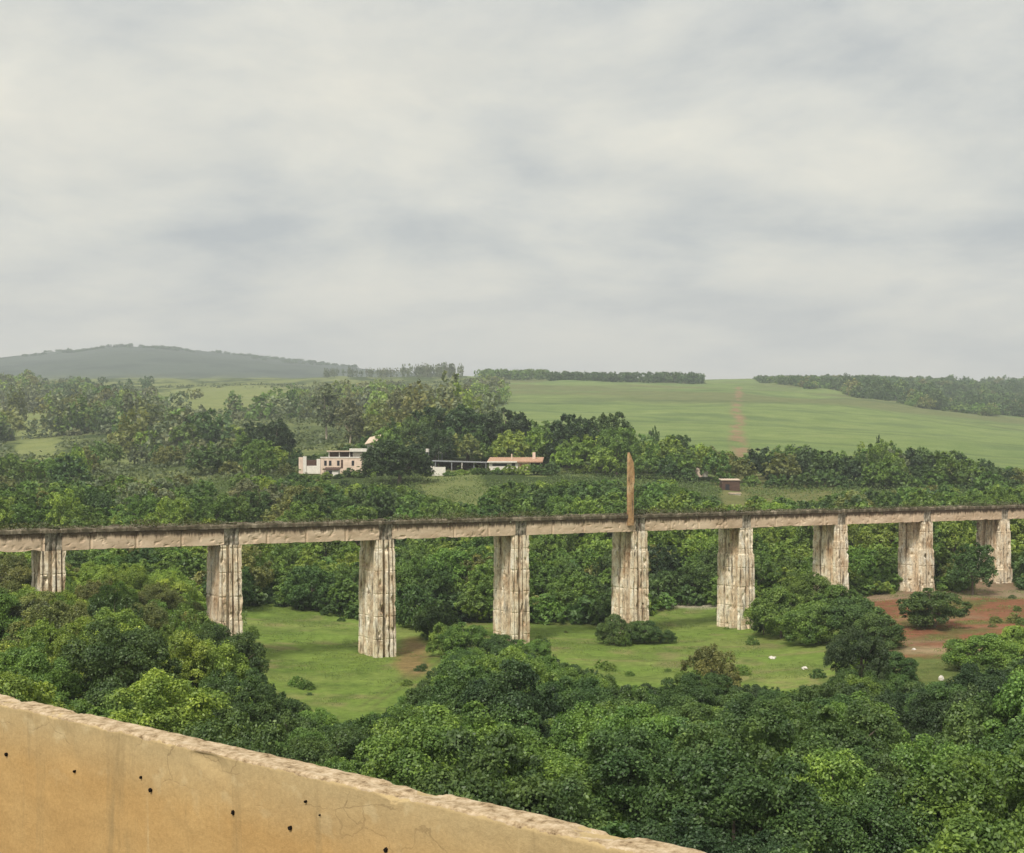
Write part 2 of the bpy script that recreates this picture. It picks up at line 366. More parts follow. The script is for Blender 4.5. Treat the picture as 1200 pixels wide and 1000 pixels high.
via = empty('viaduct', (A0.x, A0.y, 0), ANG)     # local x along the bridge, local -y towards the camera
via.location = (A0.x, A0.y, 0)
tag(via, 'long derelict concrete viaduct with tan girders and crumbling ribbed piers crossing the valley', 'viaduct')
def loc2w(x, y): p = A0 + T * x - NV * y; return p.x, p.y
def ring_extrude(name, ring_fn, z0, z1, nz, mat, parent, close_top=True):
    zs = np.linspace(z0, z1, nz); V = []; Fa = []
    for z in zs: V += [(x, y, z) for x, y in ring_fn(z)]
    n = len(V) // nz
    for k in range(nz - 1):
        for j in range(n):
            j2 = (j + 1) % n; Fa.append((k * n + j, k * n + j2, (k + 1) * n + j2, (k + 1) * n + j))
    if close_top: Fa.append(tuple((nz - 1) * n + j for j in range(n)))
    return mesh_obj(name, V, Fa, mat, parent)
def pier_ring(seed, x0, steps, ztop):
    rnd = random.Random(seed)
    gf = [(rnd.uniform(.2, .35), .06, .25), (rnd.uniform(.85, 1.1), rnd.uniform(.15, .22), 2.2), (rnd.uniform(1.45, 1.75), .09, .8), (rnd.uniform(2.1, 2.25), .07, .5)]
    gl = [(rnd.uniform(.95, 1.2), rnd.uniform(.42, .62), 2.3), (rnd.uniform(1.7, 2.1), .12, .5), (rnd.uniform(3.1, 3.5), rnd.uniform(.1, .3), .7)]
    def groove(s, gs):
        d = 0
        for c, w_, dp in gs: d = max(d, dp * max(0, min(1, (w_ - abs(s - c)) / 0.05 + .5)) if abs(s - c) < w_ else 0)
        return d
    def fn(z):
        jn = .07 if (z + seed * .7) % 2.9 < .16 else 0
        grow = 0.022 * (ztop - z) + sum(a for (zz, a) in steps if z < zz)
        pts = []
        for k in range(34):                                            # front, left to right (local y = -PD)
            s = PW * k / 34; e = groove(s, gf)
            nz = mnoise.noise(Vector((s * 1.5, z * .55, seed * 9.1))) * .10 + max(0, mnoise.noise(Vector((s * 1.9, z * .8, seed * 3.3))) - .30) * 1.3
            pts.append((s + (s / PW - .5) * grow, -PD + e + nz * .8 + jn - grow * .5))
        for k in range(20):                                            # right side
            s = PD * k / 20
            nz = mnoise.noise(Vector((5 + s, z * .5, seed * 4.4))) * .25 + max(0, mnoise.noise(Vector((s * 2.6, z * 1.1, seed * 7.7))) - .1) * .9
            pts.append((PW + grow * .5 - nz, -PD + s))
        for k in range(8):
            s = PW * k / 8; pts.append((PW - s, 0))
        for k in range(56):                                            # left side, back to front
            s = PD * (1 - k / 56); e = groove(s, gl)
            nz = mnoise.noise(Vector((s * 1.2, z * .3, seed * 1.7 + 50))) * .10 + max(0, mnoise.noise(Vector((s * 1.8, z * .9, seed * 2.3))) - .32) * 1.2
            pts.append((-grow * .5 + e + jn + nz * .7, -PD + s))
        return [(x0 + x, y) for x, y in pts]
    return fn
STEPS = {0: [], 1: [(6, .1)], 2: [(13.6, .12)], 3: [], 4: [(12.2, .2)], 5: [(11.0, .3)], 6: [(12.5, .22)], 7: [(14.8, .15), (10.5, .25)], 8: [(13.0, .3), (6.2, .35)]}
for i in range(-1, 10):
    x0 = SPAN * i
    wx_, wy_ = loc2w(x0 + PW / 2, -PD / 2)
    zb = min(float(ground(*loc2w(x0 + a, -bb))) for a in (0, PW) for bb in (0, PD)) - 0.6
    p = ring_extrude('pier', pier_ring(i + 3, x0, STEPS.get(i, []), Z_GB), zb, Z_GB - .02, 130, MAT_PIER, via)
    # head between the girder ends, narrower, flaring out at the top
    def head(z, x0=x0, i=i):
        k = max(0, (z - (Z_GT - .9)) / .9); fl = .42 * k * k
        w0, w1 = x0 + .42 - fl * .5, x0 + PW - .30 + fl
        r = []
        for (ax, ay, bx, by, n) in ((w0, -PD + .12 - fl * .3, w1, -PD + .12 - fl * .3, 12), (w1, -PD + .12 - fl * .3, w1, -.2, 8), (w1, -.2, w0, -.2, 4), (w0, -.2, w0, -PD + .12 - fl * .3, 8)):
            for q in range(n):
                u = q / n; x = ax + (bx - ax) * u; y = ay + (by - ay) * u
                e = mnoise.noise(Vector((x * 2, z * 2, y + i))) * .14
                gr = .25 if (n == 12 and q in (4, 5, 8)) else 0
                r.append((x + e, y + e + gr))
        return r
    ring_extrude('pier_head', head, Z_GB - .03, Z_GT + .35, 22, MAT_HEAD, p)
def girder_mesh(x0, x1, seed):
    nx = int((x1 - x0) / .22); zs = np.linspace(Z_GB, Z_GT, 12); V = []; Fa = []
    ys = [-PD - .02, -.0]
    for si, y in enumerate(ys):
        for z in zs:
            for k in range(nx + 1):
                x = x0 + (x1 - x0) * k / nx
                e = mnoise.noise(Vector((x * .8, z * .9, seed))) * .05 + max(0, mnoise.noise(Vector((x * 1.7, z * 2.2, seed + 4))) - .25) * .35
                zb = 0
                if z < Z_GB + .01: zb = max(0, mnoise.noise(Vector((x * .6, 3, seed))) - .1) * .3
                jx = x % 5.2
                if jx < .2: e += .16
                V.append((x, y + (e if si == 0 else 0), z + zb))
    n = nx + 1; m_ = len(zs)
    for si in range(2):
        for k in range(m_ - 1):
            for j in range(nx):
                a = si * n * m_ + k * n + j; q = (a, a + 1, a + n + 1, a + n); Fa.append(q if si == 0 else q[::-1])
    S = n * m_
    for j in range(nx):
        Fa.append((j, S + j, S + j + 1, j + 1)); t = (m_ - 1) * n
        Fa.append((t + j, t + j + 1, S + t + j + 1, S + t + j))
    for k in range(m_ - 1):
        a = k * n; Fa.append((a, a + n, S + a + n, S + a)); a = k * n + nx; Fa.append((a, S + a, S + a + n, a + n))
    return V, Fa
for i in range(-2, 10):
    V_, F_ = girder_mesh(SPAN * i + PW - .28, SPAN * (i + 1) + .40, i * 3.7)
    mesh_obj('girder', V_, F_, MAT_GIRD, via)
# ragged deck edge: a lichened kerb along the front, slab behind it
def kerb(y0, y1, seed):
    V = []; Fa = []; xs = np.arange(-2 * SPAN, 10 * SPAN, .3)
    for x in xs:
        n1_ = mnoise.noise(Vector((x * .9, seed, 0))); n2_ = mnoise.noise(Vector((x * 3.1, seed, 5)))
        t = Z_KT - .1 + n1_ * .16 + n2_ * .10 + (-.22 if n1_ < -.28 else 0)
        f = y0 + n2_ * .06
        zb = Z_GT - .06 + mnoise.noise(Vector((x * 1.9, seed, 9))) * .07
        V += [(x, f, zb), (x, f - .03, Z_GT + .28), (x, f + .05, t), (x, y1, t - .02), (x, y1, zb + .1)]
    for k in range(len(xs) - 1):
        for j in range(5):
            a = k * 5 + j; b_ = k * 5 + (j + 1) % 5; Fa.append((a, a + 5, b_ + 5, b_))
    Fa.append((0, 1, 2, 3, 4)); e = (len(xs) - 1) * 5; Fa.append((e + 4, e + 3, e + 2, e + 1, e))
    return V, Fa
for y0, y1, s in ((-PD - .30, -PD + .35, 1.3), (-.25, .3, 7.1)):
    V_, F_ = kerb(y0, y1, s); mesh_obj('kerb', V_, F_, MAT_KERB, via)
def box_mesh(x0, x1, y0, y1, z0, z1):
    V = [(x, y, z) for z in (z0, z1) for y in (y0, y1) for x in (x0, x1)]
    return V, [(0, 2, 3, 1), (4, 5, 7, 6), (0, 1, 5, 4), (1, 3, 7, 5), (3, 2, 6, 7), (2, 0, 4, 6)]
V_, F_ = box_mesh(-2 * SPAN, 10 * SPAN, -PD + .36, -.26, Z_GT + .012, Z_GT + .35); mesh_obj('deck_slab', V_, F_, MAT_KERB, via)
# tall rusty post rising beside the fifth pier
def post_ring(z):
    k = max(0, (z - 20.6) / 6.0); h0 = .62; r = []
    x0 = SPAN * 4 - 1.15 + .05 * k
    wd = 1.0 if z < 22 else 1.12
    if z > 23.4: wd -= (z - 23.4) * .12
    if z > 25.0: x0 += (z - 25.0) * .12; wd -= (z - 25.0) * .52
    for (ax, ay) in ((0, -1), (.5, -1.02), (.9, -1), (1, -.9), (1, -.1), (.9, 0), (.5, 0), (.1, 0), (0, -.5)):
        e = mnoise.noise(Vector((ax * 3, z * 1.3, ay * 2))) * .06
        r.append((x0 + ax * wd + e, -PD - .02 + ay * .55 + .15 + e))
    return r
po = ring_extrude('post', post_ring, Z_GB + .9, 26.45, 70, MAT_POST, via)
po['label'] = 'tall orange brown post with a slanted tip rising above the deck'

# ------------------------------------------------------------------ parapet and road in the foreground
PA = Vector((-3.17, 7.93, 0)); PB = Vector((0.745, 4.646, 0)); PT = (PB - PA).normalized(); PNn = Vector((PT.y, -PT.x, 0))
if PNn.y > 0: PNn = -PNn                                # towards the camera
PTOP = H - 1.4
m, nt, b, o = new_mat('ochre_concrete')
v = obj_coord(nt)
c = ramp(nt, noise_tex(nt, v, 0.7, 6, 0.6), [(0.3, (0.41, 0.255, 0.10)), (0.5, (0.46, 0.295, 0.12)), (0.7, (0.50, 0.34, 0.15))])
sx = N(nt, 'ShaderNodeSeparateXYZ'); L(nt, v, sx.inputs[0])
hgt = M(nt, 'ADD', sx.outputs[2], M(nt, 'MULTIPLY_ADD', noise_tex(nt, v, 1.7, 5, 0.7), 0.22, -0.11))
c = mix(nt, ramp(nt, M(nt, 'ADD', hgt, 0.5), [(0.18, (0, 0, 0)), (0.46, (0.85, 0.85, 0.85))]), c, (0.45, 0.35, 0.19))
vs = obj_coord(nt, (2.6, 2.6, 0.28))
c = mix(nt, ramp(nt, noise_tex(nt, vs, 1.6, 6, 0.7, .4), [(0.57, (0, 0, 0)), (0.72, (0.6, 0.6, 0.6))]), c, (0.27, 0.20, 0.10))
c = mix(nt, ramp(nt, noise_tex(nt, obj_coord(nt, (6, 6, 0.6)), 2.0, 4, 0.6), [(0.64, (0, 0, 0)), (0.72, (0.45, 0.45, 0.45))]), c, (0.55, 0.43, 0.24))
patch = ramp(nt, noise_tex(nt, v, 7, 3, 0.5), [(0.60, (0, 0, 0)), (0.68, (1, 1, 1))])
nearTop = ramp(nt, M(nt, 'ADD', sx.outputs[2], 0.5), [(0.1, (0, 0, 0)), (0.4, (1, 1, 1))])
c = mix(nt, M(nt, 'MULTIPLY', M(nt, 'MULTIPLY', patch, nearTop), 0.5), c, (0.56, 0.45, 0.26))
# crumbled pale crown
crown = ramp(nt, M(nt, 'ADD', sx.outputs[2], M(nt, 'MULTIPLY_ADD', noise_tex(nt, v, 9, 5, 0.7), 0.08, -0.04)), [(-0.0, (0, 0, 0)), (1.0, (0, 0, 0))])
cr = M(nt, 'GREATER_THAN', M(nt, 'ADD', sx.outputs[2], M(nt, 'MULTIPLY_ADD', noise_tex(nt, v, 6, 6, 0.75), 0.07, -0.035)), -0.012)
pale = ramp(nt, noise_tex(nt, v, 14, 6, 0.75), [(0.36, (0.16, 0.11, 0.06)), (0.44, (0.34, 0.25, 0.15)), (0.55, (0.50, 0.39, 0.26)), (0.7, (0.60, 0.50, 0.37))])
c = mix(nt, cr, c, pale)
# hairline cracks running along the wall under the crown
vc = N(nt, 'ShaderNodeTexVoronoi', feature='DISTANCE_TO_EDGE'); vc.inputs['Scale'].default_value = 1.3
vadd = N(nt, 'ShaderNodeVectorMath', operation='ADD'); L(nt, obj_coord(nt, (1.0, 1.0, 2.6)), vadd.inputs[0])
nn = N(nt, 'ShaderNodeTexNoise'); nn.inputs['Scale'].default_value = 3.0; nn.inputs['Detail'].default_value = 5; L(nt, v, nn.inputs['Vector'])
vsc = N(nt, 'ShaderNodeVectorMath', operation='SCALE'); L(nt, nn.outputs['Color'], vsc.inputs[0]); vsc.inputs['Scale'].default_value = 0.7; L(nt, vsc.outputs[0], vadd.inputs[1])
L(nt, vadd.outputs[0], vc.inputs['Vector'])
ck = M(nt, 'LESS_THAN', vc.outputs['Distance'], 0.007)
ckm = ramp(nt, noise_tex(nt, v, 1.6, 2, 0.5), [(0.52, (0, 0, 0)), (0.57, (1, 1, 1))])
crk = M(nt, 'MULTIPLY', M(nt, 'MULTIPLY', ck, ckm), nearTop)
c = mix(nt, M(nt, 'MULTIPLY', crk, 0.32), c, (0.12, 0.08, 0.04))
L(nt, c, b.inputs['Base Color']); b.inputs['Roughness'].default_value = 0.9
c2 = mix(nt, 1.0, c, ramp(nt, noise_tex(nt, v, 45, 5, 0.8), [(0.3, (0.86, 0.85, 0.83)), (0.7, (1.12, 1.12, 1.12))]), 'MULTIPLY'); L(nt, c2, b.inputs['Base Color'])
bump(nt, b, M(nt, 'SUBTRACT', noise_tex(nt, v, 16, 8, 0.8), crk), 0.55, 0.012)
MAT_WALL = m
par = empty('parapet_wall', (PA.x, PA.y, PTOP), math.atan2(PT.y, PT.x))
tag(par, 'ochre concrete parapet wall with a crumbling pale top edge in the foreground', 'parapet wall')
TH, FH = 0.16, 1.25
U0, U1 = -6.0, 9.0
HOLES = [(8, 884), (88, 904), (165, 910, 'rust'), (177, 926), (274, 952), (341, 970)]
def wall_hit(px, py):
    # inner face: points PA + PNn*TH + u*PT ; returns u and z below the top
    base = PA + PNn * TH; a = (px - 600) / F
    u = (a * base.y - base.x) / (PT.x - a * PT.y); Y = base.y + u * PT.y
    return u, (H - (py - HZ) * Y / F) - PTOP
prof = []                                                       # (y offset from outer edge towards camera (-local y), z)
for k in range(9): prof.append((-.0, -1.6 + 1.6 * k / 9))
for k in range(22): prof.append((-TH * k / 21, 0))
for k in range(1, 60): prof.append((-TH, -FH * k / 59))
nu = 760; V = []; us = np.linspace(U0, U1, nu)
for u in us:
    rough = mnoise.noise(Vector((u * 1.1, 0, 3)))
    for k, (y, z) in enumerate(prof):
        d = math.exp(z / .05) if z < 0 else 1
        n1_ = mnoise.noise(Vector((u * 5, y * 9, z * 9))); n2_ = mnoise.noise(Vector((u * 16, y * 16, z * 14 + 7)))
        n3_ = mnoise.noise(Vector((u * 2.2, 1.5, 8)))
        stp = math.floor((n3_ + n1_ * .5) * 5) / 5
        zz_ = z + d * (n1_ * .003 + n2_ * .004 + min(0, stp + .1) * .03)
        # rounded broken arris on both edges
        if z == 0:
            e = min(abs(y), TH - abs(y)); zz_ -= max(0, .012 - e) * (.2 + 1.6 * abs(n1_))
        yy_ = y + (n1_ * .004 + n2_ * .002) * (1 if z < 0 else .4) - (0 if z >= 0 else .0)
        if -.3 < z < -.02 and y < -.1:
            yy_ += max(0, mnoise.noise(Vector((u * 2.4, 4, z * 5))) - .32) * .07 * math.exp(z / .22)
        V.append((u, yy_, zz_))
npf = len(prof); ii = (np.arange(nu - 1)[:, None] * npf + np.arange(npf - 1)[None, :]).ravel()
Q = np.stack([ii, ii + npf, ii + npf + 1, ii + 1], 1)
wobj = mesh_obj('wall', V, Q[:, ::-1].copy(), MAT_WALL, par, smooth=True)
MAT_DARK = plain('painted_hole_shade', (0.008, 0.006, 0.005), 1.0, .3)
if PNn.dot(Vector((math.sin(par.rotation_euler.z), -math.cos(par.rotation_euler.z), 0))) < 0: print('WALL FLIPPED')
# weep holes: raised black discs with chipped rims, the shade inside each painted
def hole_disc(u, z, r, seed):
    rnd = random.Random(seed); V = []; Fa = []; n = 12; r = r * .48
    rad = [r * rnd.uniform(.75, 1.25) for _ in range(n)]
    for (k, yy, s) in ((0, -TH + .01, 1.0), (1, -TH - .011, .95), (2, -TH - .013, .6)):
        for j in range(n):
            a_ = 2 * math.pi * j / n; V.append((u + rad[j] * s * math.cos(a_), yy, z + rad[j] * s * 1.15 * math.sin(a_)))
    for k in range(2):
        for j in range(n): j2 = (j + 1) % n; Fa.append((k * n + j, k * n + j2, (k + 1) * n + j2, (k + 1) * n + j))
    Fa.append(tuple(2 * n + j for j in range(n)))
    return V, Fa
for q, h in enumerate([(8, 884, .020), (88, 904, .014), (177, 926, .019), (274, 952, .020), (341, 970, .021), (166, 911, .012), (359, 939, .012), (376, 955, .008), (453, 996, .02)]):
    u, z = wall_hit(h[0], h[1]); V_, F_ = hole_disc(u, z, h[2], q)
    o = mesh_obj('weep_hole', V_, F_, MAT_DARK, par)
# road slab that carries the wall and the viewer
MAT_ROAD = plain('asphalt', (0.05, 0.05, 0.05), 0.95, .25, 4)
rd = empty('road_bridge', (PA.x, PA.y, PTOP), math.atan2(PT.y, PT.x)); 
V_, F_ = box_mesh(-70, 70, -9.5, -TH + .1, -2.2, -1.2); ro = mesh_obj('road', V_, F_, MAT_ROAD, None)
ro.location = rd.location; ro.rotation_euler = rd.rotation_euler; bpy.data.objects.remove(rd)
tag(ro, 'road deck behind the ochre parapet', kind='structure')

# ------------------------------------------------------------------ houses and small things on the slope
M_WHITE = plain('limewash', (0.72, 0.68, 0.62), .85, .12); M_PINK = plain('pink_render', (0.70, 0.55, 0.45), .85, .18, .8)
M_TERRA = plain('terracotta_roof', (0.47, 0.29, 0.20), .85, .25, 1.2); M_GREYR = plain('grey_sheet', (0.26, 0.27, 0.28), .6, .25)
M_BROWN = plain('brown_and_void_dark', (0.10, 0.06, 0.045), .9, .3); M_IRON = plain('pale_sheet', (0.58, 0.46, 0.36), .7, .3, 2)
M_GLASS = plain('window_dark', (0.03, 0.03, 0.035), .3, .3); M_DOOR = plain('door_paint', (0.45, 0.22, 0.16), .7, .2)
M_ROCK = plain('pale_rock', (0.62, 0.58, 0.52), .9, .25, 3); M_DIRT = plain('drystone', (0.13, 0.11, 0.12), .95, .35, 2)
def block(name, parent, x0, x1, y0, y1, z0, z1, mat, bev=.04):
    bm = bmesh.new(); V_, F_ = box_mesh(x0, x1, y0, y1, z0, z1)
    vs = [bm.verts.new(v) for v in V_]; [bm.faces.new([vs[i] for i in f]) for f in F_]
    bmesh.ops.bevel(bm, geom=list(bm.edges), offset=bev, segments=1, affect='EDGES')
    me = bpy.data.meshes.new(name); bm.to_mesh(me); bm.free(); me.materials.append(mat)
    o = bpy.data.objects.new(name, me); C.objects.link(o); o.parent = parent; return o
def building(name, px, py_base, Y, label, cat, rz=0.0):
    s = Y / F; x = (px - 600) * s; z = H - (py_base - HZ) * s
    e = empty(name, (x, Y, z), rz); tag(e, label, cat); return e, s
# bungalow: white walls, terracotta roof
e, s = building('bungalow', 604, 551, 400, 'small white bungalow with a terracotta roof and dark porch among big trees', 'house', math.radians(-4))
block('wall', e, -31 * s, 3 * s, 0, 8, -2, 8.4 * s, M_WHITE)
block('wall', e, 3 * s + .01, 16 * s, .5, 8, -2, 9.5 * s, M_PINK)['label'] = 'beige section of wall'
block('porch_wall', e, 16 * s + .01, 30 * s, 3.2, 8, -2, 9 * s, M_BROWN)
for a in (16.8, 29): block('porch_post', e, a * s, (a + .9) * s, .2, .5, -2, 9.2 * s, M_WHITE, .02)
def roof_mesh(name, parent, x0, x1, y0, y1, zf, zb, th, mat, ribs=True, zr_=0):
    n = int((x1 - x0) / .35); V = []; Fa = []
    for k in range(n + 1):
        x = x0 + (x1 - x0) * k / n; r = .07 * (k % 2) if ribs else 0; d = zr_ * k / n
        V += [(x, y0, zf + r + d), (x, y1, zb + r + d), (x, y1, zb - th + d), (x, y0, zf - th + d)]
    for k in range(n):
        for j in range(4): a = k * 4 + j; b_ = k * 4 + (j + 1) % 4; Fa.append((a, b_, b_ + 4, a + 4))
    Fa.append((3, 2, 1, 0)); q = n * 4; Fa.append((q, q + 1, q + 2, q + 3))
    return mesh_obj(name, V, Fa, mat, parent)
roof_mesh('roof', e, -33 * s, 32 * s, -.7, 9, 10.2 * s, 15.2 * s, .35, M_TERRA)
fb = block('fascia', e, -33 * s, 2 * s, -.95, -.71, 8.6 * s, 10.3 * s, M_WHITE)
block('window', e, -27 * s, -10 * s, -.06, .02, 4.6 * s, 7.4 * s, M_GLASS, .02)
wn = block('window', e, -4.5 * s, -.2 * s, -.06, .02, 3.8 * s, 8 * s, M_GLASS, .02)
block('door', e, 5 * s, 8.2 * s, .42, .5, -1, 7.5 * s, M_DOOR, .02)
block('chimney', e, 19 * s, 22.5 * s, 5, 5.8, 11 * s, 21 * s, M_PINK)
block('chimney', e, -6 * s, -4.8 * s, 4, 4.3, 11 * s, 19 * s, M_PINK, .02)
# carport roof on posts and tanks beside it
e, s = building('carport', 540, 549, 403, 'long low grey carport roof on thin posts left of the bungalow', 'carport')
roof_mesh('roof', e, -34 * s, 31 * s, -1, 5, 8.8 * s, 9.6 * s, .22, M_GREYR, True, -.5)
for a in (-30, -11, 1, 15, 29): block('post', e, a * s, (a + 1) * s, -.8, -.6, -1.5, 7.8 * s, M_WHITE if a == 1 else M_GREYR, .02)
block('back_wall', e, -34 * s, 31 * s, 4.6, 4.8, -1.5, 8 * s, M_BROWN)
e, s = building('garden_wall', 514, 552, 385, 'short whitewashed garden wall stepping down below the carport', 'wall')
block('wall', e, -8 * s, 8 * s, 0, .3, -1.5, 4.5 * s, M_WHITE); block('pillar', e, -9.5 * s, -5 * s, -.1, .4, -1.5, 8.5 * s, M_WHITE); block('pillar', e, 5 * s, 8.1 * s, -.1, .4, -1.5, 3.2 * s, M_WHITE)
def tank(px, py, Y, w_, h_, label):
    s = Y / F; z = H - (py - HZ) * s; x = (px - 600) * s; gz = float(ground(x, Y)); e = empty('water_tank', (x, Y, gz)); tag(e, label, 'water tank', 'white tanks on stands left of the carport')
    bm = bmesh.new(); bmesh.ops.create_cone(bm, cap_ends=True, segments=20, radius1=w_ / 2, radius2=w_ / 2, depth=h_); bmesh.ops.translate(bm, verts=bm.verts, vec=(0, 0, z - gz + h_ / 2))
    me = bpy.data.meshes.new('tank'); bm.to_mesh(me); bm.free(); me.materials.append(M_WHITE); o = bpy.data.objects.new('tank', me); C.objects.link(o); o.parent = e
    for sx_ in (-1, 1):
        for sy_ in (-1, 1): block('leg', e, sx_ * w_ * .35 - .08, sx_ * w_ * .35 + .08, sy_ * w_ * .35 - .08, sy_ * w_ * .35 + .08, -.5, z - gz + .02, M_GREYR, .01)
tank(501, 530, 412, 1.2, 1.1, 'smaller white water tank on a stand nearest the dark round tree')
tank(516, 532.5, 415, 1.6, 1.0, 'wider white water tank on a stand above the grey carport')
# pink two storey house
e, s = building('hillside_house', 400, 553, 402, 'pink two storey house with flat roofs and a dark open upper floor', 'house', math.radians(3))
block('wall', e, -24 * s, 24 * s, 0, 9, -2, 16 * s, M_PINK)
block('parapet', e, -24.5 * s, 24.5 * s, -.15, .3, 16 * s + .01, 17.4 * s, M_WHITE)
block('upper_wall', e, -15 * s, 24 * s, 2.5, 9, 17.5 * s, 23 * s, M_BROWN)  # dark brown paints in the shade of the open upper floor
block('upper_wall', e, 13 * s, 24 * s, 1.2, 2.45, 16.2 * s, 23 * s, M_WHITE)['label'] = 'whitewashed stretch of the upper floor'
for a in (-15, -3, 9): block('post', e, a * s, (a + 1) * s, .4, .7, 17.4 * s, 23.1 * s, M_WHITE, .02)
block('roof', e, -17 * s, 9.5 * s, -.4, 9.2, 23.2 * s, 24.8 * s, M_IRON)
rf = block('roof', e, 9.6 * s, 30 * s, -.8, 9.2, 23.4 * s, 27.2 * s, M_WHITE); rf['label'] = 'thick white flat roof edge'
for a in (-20, -14.5, -5, 12): block('window', e, a * s, (a + 3) * s, -.05, .02, 7 * s, 13 * s, M_GLASS, .02)
block('door', e, -.5 * s, 2 * s, -.05, .02, 4 * s, 14 * s, M_BROWN, .02)
e, s = building('lean_to_shed', 389, 557, 393, 'small pale lean-to shed with a brown roof in front of the pink house', 'shed')
block('wall', e, -7.5 * s, 7.5 * s, 0, 4, -2, 6 * s, M_WHITE); roof_mesh('roof', e, -10 * s, 9 * s, -.5, 4.4, 6.6 * s, 9.2 * s, .2, M_BROWN); block('door', e, -1, 0, -.05, .02, -1, 1.3, M_GLASS, .01)
e, s = building('ruined_outbuilding', 363, 548, 402, 'roofless ruined outbuilding with white pillars left of the pink house', 'ruin')
block('pillar', e, -13 * s, -8 * s, 0, .8, -2, 12 * s, M_PINK); block('pillar', e, -7.9 * s, -4 * s, 0, .6, -2, 13 * s, M_WHITE); block('pillar', e, 8 * s, 12.5 * s, 0, .8, -2, 10 * s, M_WHITE)
block('wall', e, -4 * s, 8 * s, .2, .5, -2, 2 * s, M_WHITE); block('back_wall', e, -12 * s, 12 * s, 4, 4.4, -2, 9 * s, M_BROWN)
e, s = building('upper_cottage', 434, 530, 420, 'cottage with a tilted pale tin roof behind the pink house', 'house', math.radians(-14))
block('wall', e, -4 * s, 4 * s, 0, 5, -3, 9 * s, M_WHITE)
roof_mesh('roof', e, -5.5 * s, 9.5 * s, -1.2, 3.4, 9.5 * s, 17.5 * s, .2, M_IRON, True, .9); block('window', e, -1 * s, 2 * s, -.05, .02, 3 * s, 7 * s, M_GLASS, .01)
# brick shed and pump house at the right
e, s = building('brick_shed', 858, 576, 378, 'dark brown brick shed with a pale roof edge above the deck', 'shed')
block('wall', e, -12 * s, 9 * s, 0, 4.5, -2, 12.5 * s, M_BROWN); roof_mesh('roof', e, -12.8 * s, 10 * s, -.3, 4.9, 13.4 * s, 14.6 * s, .14, M_IRON); block('door', e, -2, -.8, -.05, .02, -1, 2.1, M_GLASS, .01)
e, s = building('pump_house', 862, 588, 362, 'little white pump house in front of the brown brick shed', 'pump house')
block('wall', e, -6 * s, 6 * s, 0, 2.4, -2, 9 * s, M_WHITE); block('roof', e, -6.8 * s, 6.8 * s, -.25, 2.6, 9 * s + .01, 10.3 * s, M_IRON); block('door', e, -4.5 * s, -1.5 * s, -.05, .02, -1, 1.5, M_BROWN, .01)
e, s = building('ruined_wall', 820, 552, 410, 'broken pinkish wall fragment between trees below the field', 'ruin')
block('wall', e, -9 * s, 4 * s, 0, .5, -2, 3.5 * s, M_PINK); block('wall', e, 2 * s, 10 * s, 1, 1.5, -2, 7 * s, M_WHITE)
def rock(px, Y, r, label, mat=M_ROCK, name='rock', sq=.6):
    x, y, z = at(px, Y); bm = bmesh.new(); bmesh.ops.create_icosphere(bm, subdivisions=3, radius=r)
    for v in bm.verts:
        n_ = mnoise.noise(v.co * (1.3 / r) + Vector((px, 0, 0))); v.co *= 1 + n_ * .45; v.co.z *= sq
    me = bpy.data.meshes.new(name); bm.to_mesh(me); bm.free(); me.materials.append(mat)
    o = bpy.data.objects.new(name, me); C.objects.link(o); o.location = (x, y, z + r * sq * .35); tag(o, label, 'rock', 'pale rocks lying in the grass'); return o
rock(905, 162, .42, 'white rock lying on the pasture below the dense bushes')
rock(943, 152, .36, 'greenish white rock near the lower edge of the pasture')
rock(1071, 158, .26, 'pale rock in the scrub left of the pale stump')
rock(1103, 138, .3, 'tallest pale rock upright in rough grass at the right', sq=1.3)

